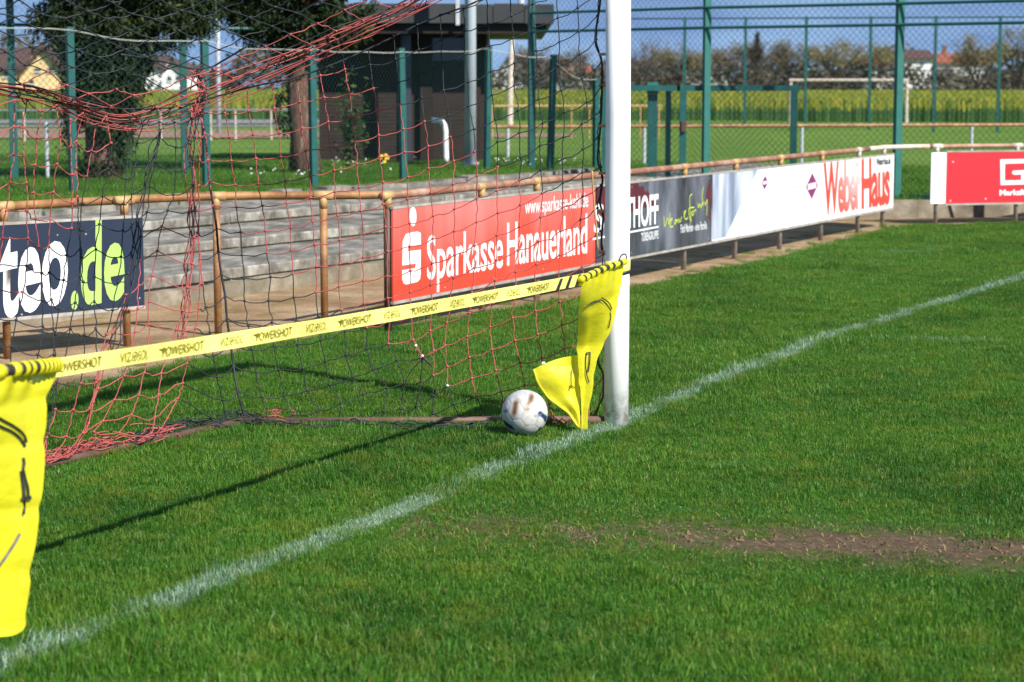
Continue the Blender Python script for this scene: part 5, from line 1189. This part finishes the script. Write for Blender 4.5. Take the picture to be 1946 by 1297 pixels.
# ------------------------------------------------------------------ ball
def football():
    c = G(997, 830); R0 = .1085; c = np.array([c[0], c[1], R0+.004]); t = thing('football', (c[0], c[1], 0), 'scuffed white football with navy and brown marks lying in the grass by the post', 'football')
    bm = bmesh.new(); bmesh.ops.create_icosphere(bm, subdivisions=6, radius=1.0)
    V = np.array([v.co[:] for v in bm.verts]); me = bpy.data.meshes.new('ball_cover'); bm.to_mesh(me); bm.free()
    # panel centres: 12 + 20 directions; seams are where the two nearest (weighted) centres tie
    ph = (1+5**.5)/2; ico = np.array([(0, s1, s2*ph) for s1 in (-1, 1) for s2 in (-1, 1)]+[(s1, s2*ph, 0) for s1 in (-1, 1) for s2 in (-1, 1)]+[(s2*ph, 0, s1) for s1 in (-1, 1) for s2 in (-1, 1)]); ico /= np.linalg.norm(ico, axis=1)[:, None]
    D = ico@ico.T; ed = sorted({tuple(sorted((i, j, k))) for i in range(12) for j in range(12) for k in range(12) if i < j < k and D[i, j] > .4 and D[j, k] > .4 and D[i, k] > .4})
    hexc = np.array([ico[list(e)].mean(0) for e in ed]); hexc /= np.linalg.norm(hexc, axis=1)[:, None]
    cen = np.r_[ico*.972, hexc*1.0]
    aa, bb_ = .45, .25; Rx = np.array([[1, 0, 0], [0, math.cos(aa), -math.sin(aa)], [0, math.sin(aa), math.cos(aa)]]); Rz = np.array([[math.cos(bb_), -math.sin(bb_), 0], [math.sin(bb_), math.cos(bb_), 0], [0, 0, 1]])
    cen = cen@(Rx@Rz).T
    s = np.sort(V@cen.T, axis=1); gap = s[:, -1]-s[:, -2]; groove = np.exp(-(gap/.012)**2)
    P = V*(1-.012*groove[:, None])*R0+c
    me.vertices.foreach_set('co', P.reshape(-1)); me.polygons.foreach_set('use_smooth', np.ones(len(me.polygons), bool))
    # printed marks, placed in the frame that looks along +Y (x right, z up)
    x, z = V[:, 0], V[:, 2]*math.cos(TH+.05)-V[:, 1]*math.sin(TH+.05)*-1*0+V[:, 2]*0; front = V[:, 1] < .15
    def zm(px, py): return (px-770)/425., -(py-650)/425.
    colr = np.tile(np.array([.52, .515, .495]), (len(V), 1))
    def streak(p, q, w, soft, c_, amt=1.):
        nonlocal colr
        a, b2 = np.array(zm(*p)), np.array(zm(*q)); d = b2-a; L2 = d@d; X = np.stack([x, z], 1)-a; tt = np.clip((X@d)/L2, 0, 1); dist = np.linalg.norm(X-tt[:, None]*d, axis=1)
        k = np.clip((w-dist)/soft+.5, 0, 1)*front*amt; colr = colr*(1-k[:, None])+np.array(c_)*k[:, None]
    lb = (.38, .41, .52)
    streak((520, 330), (700, 280), .06, .12, lb, .6); streak((700, 280), (880, 270), .06, .1, lb, .6); streak((420, 460), (500, 360), .05, .1, lb, .5)
    streak((640, 620), (600, 720), .10, .15, lb, .5); streak((990, 740), (1010, 830), .06, .12, (.42, .45, .50), .6)
    streak((632, 380), (565, 650), .115, .16, (.20, .105, .04), .65); streak((604, 430), (578, 590), .085, .11, (.13, .06, .018), 1)
    streak((900, 320), (828, 510), .13, .18, (.24, .13, .05), .65); streak((892, 330), (858, 430), .095, .11, (.13, .06, .018), 1)
    streak((415, 590), (440, 560), .06, .09, (.10, .10, .22), .8)
    streak((1045, 605), (1150, 710), .085, .05, (.012, .030, .10)); streak((1130, 690), (1150, 770), .06, .05, (.012, .030, .10)); streak((960, 650), (1060, 640), .05, .10, (.15, .18, .28), .7)
    streak((395, 800), (510, 870), .10, .07, (.012, .025, .065)); streak((500, 860), (570, 910), .045, .06, (.012, .025, .065))
    streak((1060, 905), (1020, 985), .07, .07, (.02, .022, .04)); 
    for k in range(6): streak((655+34*k, 950+9*k), (645+34*k, 1000+7*k), .014, .02, (.09, .08, .10), .9)
    for a, b2 in (((770, 800), (770, 850)), ((770, 850), (830, 850)), ((830, 800), (830, 850)), ((770, 800), (830, 790)), ((790, 815), (815, 835))): streak(a, b2, .010, .02, (.40, .41, .40), .8)
    colr *= (1-.35*groove)[:, None]
    at = me.attributes.new('print', 'FLOAT_COLOR', 'POINT'); at.data.foreach_set('color', np.c_[colr, np.ones(len(V))].astype(np.float32).reshape(-1))
    m, nt, b = nodes_of('football_cover'); a_ = N(nt, 'ShaderNodeAttribute'); a_.attribute_name = 'print'
    dirt = ramp(nt, noise(nt, 40, 5, .6), [(.4, (1, 1, 1)), (.75, (.80, .76, .68))]); nt.links.new(mixc(nt, 1., a_.outputs['Color'], dirt, 'MULTIPLY'), b.inputs['Base Color']); b.inputs['Roughness'].default_value = .42
    me.materials.append(m); link('ball_cover', me, t)
football()

# ------------------------------------------------------------------ grass
tuft_col = bpy.data.collections.new('grass_tufts')
def tuft(name, n, rad, h0, h1, w):
    a = rng.uniform(0, 2*math.pi, n); r = rad*np.sqrt(rng.uniform(0, 1, n)); base = np.stack([r*np.cos(a), r*np.sin(a), np.full(n, -.004)], 1)
    hh = rng.uniform(h0, h1, n); la = rng.uniform(0, 2*math.pi, n); le = hh*rng.uniform(.1, .9, n); ld_ = np.stack([np.cos(la), np.sin(la), 0*la], 1)
    wa = la+math.pi/2+rng.normal(0, .6, n); wd = np.stack([np.cos(wa), np.sin(wa), 0*wa], 1)*(w*rng.uniform(.6, 1.3, n))[:, None]
    mid = base+ld_*(le*.35)[:, None]; mid[:, 2] = hh*.6; tip = base+ld_*le[:, None]; tip[:, 2] = hh*rng.uniform(.75, 1., n)
    V = np.stack([base-wd, base+wd, mid+wd*.85, mid-wd*.85, tip], 1).reshape(-1, 3); idx = np.arange(n)*5
    f = [(i, i+1, i+2, i+3) for i in idx]+[(i+3, i+2, i+4) for i in idx]
    me = bpy.data.meshes.new(name); me.from_pydata(V.tolist(), [], f); at = me.attributes.new('rnd', 'FLOAT', 'POINT'); at.data.foreach_set('value', np.repeat(rng.uniform(0, 1, n), 5).astype(np.float32))
    me.materials.append(M['grass']); o = bpy.data.objects.new(name, me); tuft_col.objects.link(o)
for i in range(5): tuft('grass_tuft', 460, .16, .012, .029, .00115)
for i in range(2): tuft('grass_tuft_tall', 320, .18, .022, .048, .0014)
ng = bpy.data.node_groups.new('grass_scatter', 'GeometryNodeTree')
ng.interface.new_socket('Geometry', in_out='INPUT', socket_type='NodeSocketGeometry'); ng.interface.new_socket('Geometry', in_out='OUTPUT', socket_type='NodeSocketGeometry')
gi, go = ng.nodes.new('NodeGroupInput'), ng.nodes.new('NodeGroupOutput'); ip = ng.nodes.new('GeometryNodeInstanceOnPoints'); ci = ng.nodes.new('GeometryNodeCollectionInfo')
ci.inputs['Collection'].default_value = tuft_col; ci.inputs['Separate Children'].default_value = True; ci.inputs['Reset Children'].default_value = True
def na(name, ty): n_ = ng.nodes.new('GeometryNodeInputNamedAttribute'); n_.data_type = ty; n_.inputs['Name'].default_value = name; return [s for s in n_.outputs if s.enabled and s.name == 'Attribute'][0]
ng.links.new(gi.outputs[0], ip.inputs['Points']); ng.links.new(ci.outputs[0], ip.inputs['Instance']); ip.inputs['Pick Instance'].default_value = True
ng.links.new(na('idx', 'INT'), ip.inputs['Instance Index']); ng.links.new(na('rot', 'FLOAT_VECTOR'), ip.inputs['Rotation']); ng.links.new(na('scl', 'FLOAT_VECTOR'), ip.inputs['Scale']); ng.links.new(ip.outputs[0], go.inputs[0])
def scatter(name, P, scl, idx, label):
    n = len(P); me = bpy.data.meshes.new(name); me.vertices.add(n); me.vertices.foreach_set('co', P.astype(np.float32).reshape(-1))
    a = me.attributes.new('rot', 'FLOAT_VECTOR', 'POINT'); a.data.foreach_set('vector', np.c_[rng.normal(0, .09, (n, 2)), rng.uniform(0, 6.28, n)].astype(np.float32).reshape(-1))
    a = me.attributes.new('scl', 'FLOAT_VECTOR', 'POINT'); a.data.foreach_set('vector', scl.astype(np.float32).reshape(-1))
    a = me.attributes.new('idx', 'INT', 'POINT'); a.data.foreach_set('value', idx.astype(np.int32))
    o = link(name, me); mo = o.modifiers.new('scatter', 'NODES'); mo.node_group = ng; tag(o, label, 'grass', kind='stuff'); return o
def vnoise(X, Y, s, seed):     # smooth value noise
    r_ = np.random.default_rng(seed); T = r_.uniform(0, 1, (64, 64)); x, y = X*s, Y*s; i, j = np.floor(x).astype(int), np.floor(y).astype(int); u, v = x-i, y-j; u = u*u*(3-2*u); v = v*v*(3-2*v)
    g_ = lambda a, b: T[a % 64, b % 64]; return (g_(i, j)*(1-u)+g_(i+1, j)*u)*(1-v)+(g_(i, j+1)*(1-u)+g_(i+1, j+1)*u)*v
def edge_y(): pass
EX = np.array([[p[0], p[1]] for p in edge])
def pitch_points(y0, y1, sp):
    xs, ys = np.meshgrid(np.arange(-8, 11, sp), np.arange(y0, y1, sp)); X, Y = xs.ravel()+rng.uniform(-.5, .5, xs.size)*sp, ys.ravel()+rng.uniform(-.5, .5, xs.size)*sp
    vis = (np.abs(X) < .247*Y+2.2) & ((np.abs(X) < .247*Y+.5) | (rng.uniform(0, 1, X.size) < .6))
    ye = np.interp(X, EX[:, 0], EX[:, 1])-.05+.10*(vnoise(X, Y, 2.5, 3)-.5)
    k = vis & (Y < ye); return X[k], Y[k]
PX, PY, PS, PI_ = [], [], [], []
for y0, y1, sp in ((5.0, 11.5, .088), (11.5, 17, .115), (17, 26.5, .15)):
    X, Y = pitch_points(y0, y1, sp)
    a, bq = DIRT_A[:2], DIRT_B[:2]; d = (bq-a)/np.linalg.norm(bq-a); u = (X-a[0])*d[0]+(Y-a[1])*d[1]; w = np.abs(-(X-a[0])*d[1]+(Y-a[1])*d[0])
    bare = np.clip((.31-w+.22*(vnoise(X, Y, 3, 5)-.5))/.16, 0, 1)*(u > -.1)*np.clip(.72+.35*X, .5, .992); nz_ = vnoise(X, Y, 4.6, 9)*.55+vnoise(X, Y, 10., 19)*.45; bare = np.where((nz_ > np.interp(X, [-.5, .2, .9, 1.6], [.53, .44, .30, .20])) & (bare > .25), .988, 0)
    keep = rng.uniform(0, 1, len(X)) > bare
    worn = np.clip(1-np.hypot((X-.7)/1.7, (Y-9.6)/1.1), 0, 1)          # trodden goalmouth
    hgt = .72+.55*vnoise(X, Y, 1.1, 11)+.25*vnoise(X, Y, 3.7, 12); hgt *= 1-.35*worn; hgt = hgt*(1-.5*np.clip((.75-w)/.3, 0, 1)*(u > -.3)); hgt *= np.interp(Y, [5, 7.3, 9], [1.12, 1.0, .95])
    s_ = sp/.095*.75; s_ = min(s_, 1.15)
    PX.append(X[keep]); PY.append(Y[keep]); h_ = hgt[keep]; PS.append(np.stack([np.full(len(h_), max(1, s_))]*2+[h_], 1)); tall = (vnoise(X, Y, .9, 21)[keep] > .68); PI_.append(np.where(tall & (rng.uniform(0, 1, len(h_)) < .6), rng.integers(5, 7, len(h_)), rng.integers(0, 5, len(h_))))
a, bq = DIRT_A[:2], DIRT_B[:2]; d = (bq-a)/np.linalg.norm(bq-a); n_ = 700; u = rng.uniform(-.2, 3.4, n_); w = rng.uniform(-.42, .42, n_); X = a[0]+d[0]*u-d[1]*w; Y = a[1]+d[1]*u+d[0]*w
kk = vnoise(X, Y, 5.0, 41)+np.abs(w)*.5 > np.interp(X, [-.5, .6, 2], [.38, .58, .66]); X, Y = X[kk], Y[kk]
PX.append(X); PY.append(Y); PS.append(np.stack([rng.uniform(.25, .6, len(X))]*2+[rng.uniform(.35, .75, len(X))], 1)); PI_.append(rng.integers(0, 5, len(X)))
tt = rng.uniform(0, 6.28, 16); rr_ = rng.uniform(.075, .12, 16)
PX.append(POST[0]+np.cos(tt)*rr_); PY.append(POST[1]+np.sin(tt)*rr_); PS.append(np.stack([np.full(16, .32)]*2+[rng.uniform(.5, .9, 16)], 1)); PI_.append(rng.integers(5, 7, 16))
n_ = 40; f_ = rng.uniform(0, 1, n_)[:, None]; Q_ = POST*(1-f_)+CORNER*f_+rng.normal(0, .025, (n_, 3)); PX.append(Q_[:, 0]); PY.append(Q_[:, 1]-.02); PS.append(np.stack([np.full(n_, .45)]*2+[rng.uniform(.6, 1.1, n_)], 1)); PI_.append(rng.integers(0, 7, n_))
PX, PY = np.concatenate(PX), np.concatenate(PY); PS = np.concatenate(PS); PI_ = np.concatenate(PI_)
k_ = (np.hypot(PX-POST[0], PY-POST[1]) > .11) | (PY > POST[1]+.02); k_ &= ~((np.abs(PX-POST[0]) < .10) & (PY < POST[1]) & (PY > POST[1]-.19) & (rng.uniform(0, 1, len(PX)) < .75)); PX, PY, PS, PI_ = PX[k_], PY[k_], PS[k_], PI_[k_]
scatter('pitch_grass', np.stack([PX, PY, 0*PX-.007], 1), PS, PI_, 'mown green grass of the pitch')
# rough grass on the bank behind the terrace and in front of the fences
xs = rng.uniform(-9, 8, 16000); ys = rng.uniform(14, 36, 16000)
UFa = np.array(UF); yb = np.interp(xs, [-9, -4.8, -3.2, .3, 1.6, 3.35, 5.2, 16], [12.4, 19.7, 22.5, 28.6, 30.2, 26.0, 26.25, 27.4])
k = (ys > yb+.12) & (np.abs(xs) < .25*ys+.5); xs, ys = xs[k], ys[k]; zz = np.array([zup(x) for x in xs]); zz = np.interp(ys, [24, 46], [1, 0])*(zz-(zz*.6+.08))+(zz*.6+.08)
sc_ = rng.uniform(1.0, 1.9, len(xs))
scatter('bank_grass', np.stack([xs, ys, zz-.01], 1), np.stack([sc_*.9, sc_*.9, sc_*rng.uniform(.8, 1.5, len(xs))], 1), rng.integers(0, 7, len(xs)), 'rough green grass on the bank around the fences and hut')
# crumbs of soil and dead straw on the bare patch
cl_ = MB(); st_ = []
for i in range(520):
    u = random.uniform(.1, 3.0); w = random.gauss(0, .16); X = DIRT_A[0]+d_[0]*u-d_[1]*w; Y = DIRT_A[1]+d_[1]*u+d_[0]*w; e = random.uniform(.004, .014)
    cl_.add(np.array([[1, 0, 0], [-.4, .9, 0], [-.5, -.8, 0], [.1, .1, .9]])*e*np.array([1, 1, random.uniform(.5, 1)])+[X, Y, .001]+rng.normal(0, e*.25, (4, 3)), [(0, 1, 3), (1, 2, 3), (2, 0, 3)])
for i in range(420):
    u = random.uniform(-.2, 3.0); w = random.gauss(0, .22); X = DIRT_A[0]+d_[0]*u-d_[1]*w; Y = DIRT_A[1]+d_[1]*u+d_[0]*w; a_ = random.uniform(0, 3.14); L = random.uniform(.012, .035); t_ = np.array([math.cos(a_), math.sin(a_), random.uniform(0, .5)])*L; n_ = np.array([-math.sin(a_), math.cos(a_), 0])*.0012; p = np.array([X, Y, .004])
    st_.append([p-n_, p+n_, p+t_+n_, p+t_-n_])
tag(cl_.build('soil_crumbs', M['soil']), 'crumbs of brown soil on the bare patch of the pitch', 'soil', kind='stuff')
tag(tri_soup('dead_straw', np.array(st_), M['straw']), 'dead straw lying around the bare patch', 'straw', kind='stuff')
# weeds on the dirt strip
wx = rng.uniform(-4, 5, 900); wy = rng.uniform(12, 25, 900); le = np.interp(wx, EX[:, 0], EX[:, 1]); k = (wy > le) & (wy < le+1.6) & (vnoise(wx, wy, 1.4, 31) > .62); wx, wy = wx[k], wy[k]
scatter('path_weeds', np.stack([wx, wy, 0*wx-.012], 1), np.stack([np.full(len(wx), .45)]*2+[rng.uniform(.5, .9, len(wx))], 1), rng.integers(0, 5, len(wx)), 'sparse weeds and moss on the dirt strip under the railing')
# daisies and one clump of yellow flowers on the bank
Q = []
for (cx, cy, sx, sy, n_) in ((650, 318, 45, 12, 26), (700, 303, 25, 8, 14), (560, 340, 30, 8, 10), (1000, 318, 45, 5, 30), (500, 335, 20, 8, 6), (790, 305, 20, 6, 10)):
    for i in range(n_):
        p = G(cx+random.gauss(0, sx), cy+random.gauss(0, sy), ZU); p[2] += .09
        if p[1] > 40: continue
        e = random.uniform(.007, .014); nrm = np.array([random.uniform(-.4, .4), -.8, .7]); u_ = np.array([1, 0, 0]); v_ = np.cross(nrm, u_); v_ /= np.linalg.norm(v_)
        Q.append([p+u_*e, p+v_*e, p-u_*e, p-v_*e])
o = tri_soup('daisies', np.array(Q), M['petal_white']); tag(o, 'scattered white daisies in the bank grass', 'flowers', kind='stuff')
yf = thing('yellow_flower_clump', G(727, 318, ZU), 'small clump of yellow flowers in the grass by the hut', 'flowers'); b = MB()
for i in range(9):
    p = G(727+random.gauss(0, 6), 316+random.gauss(0, 2.5), ZU); b.tube([p, p+[random.uniform(-.03, .03), 0, .13]], .004, 4, 0)
b.build('stems', M['shrub'], yf); b = MB()
for i in range(9):
    p = G(727+random.gauss(0, 6), 317+random.gauss(0, 2.5), ZU)+[0, -.02, .13]; b.box(p, (.045, .03, .035), random.random())
b.build('blossoms', M['petal_yellow'], yf)
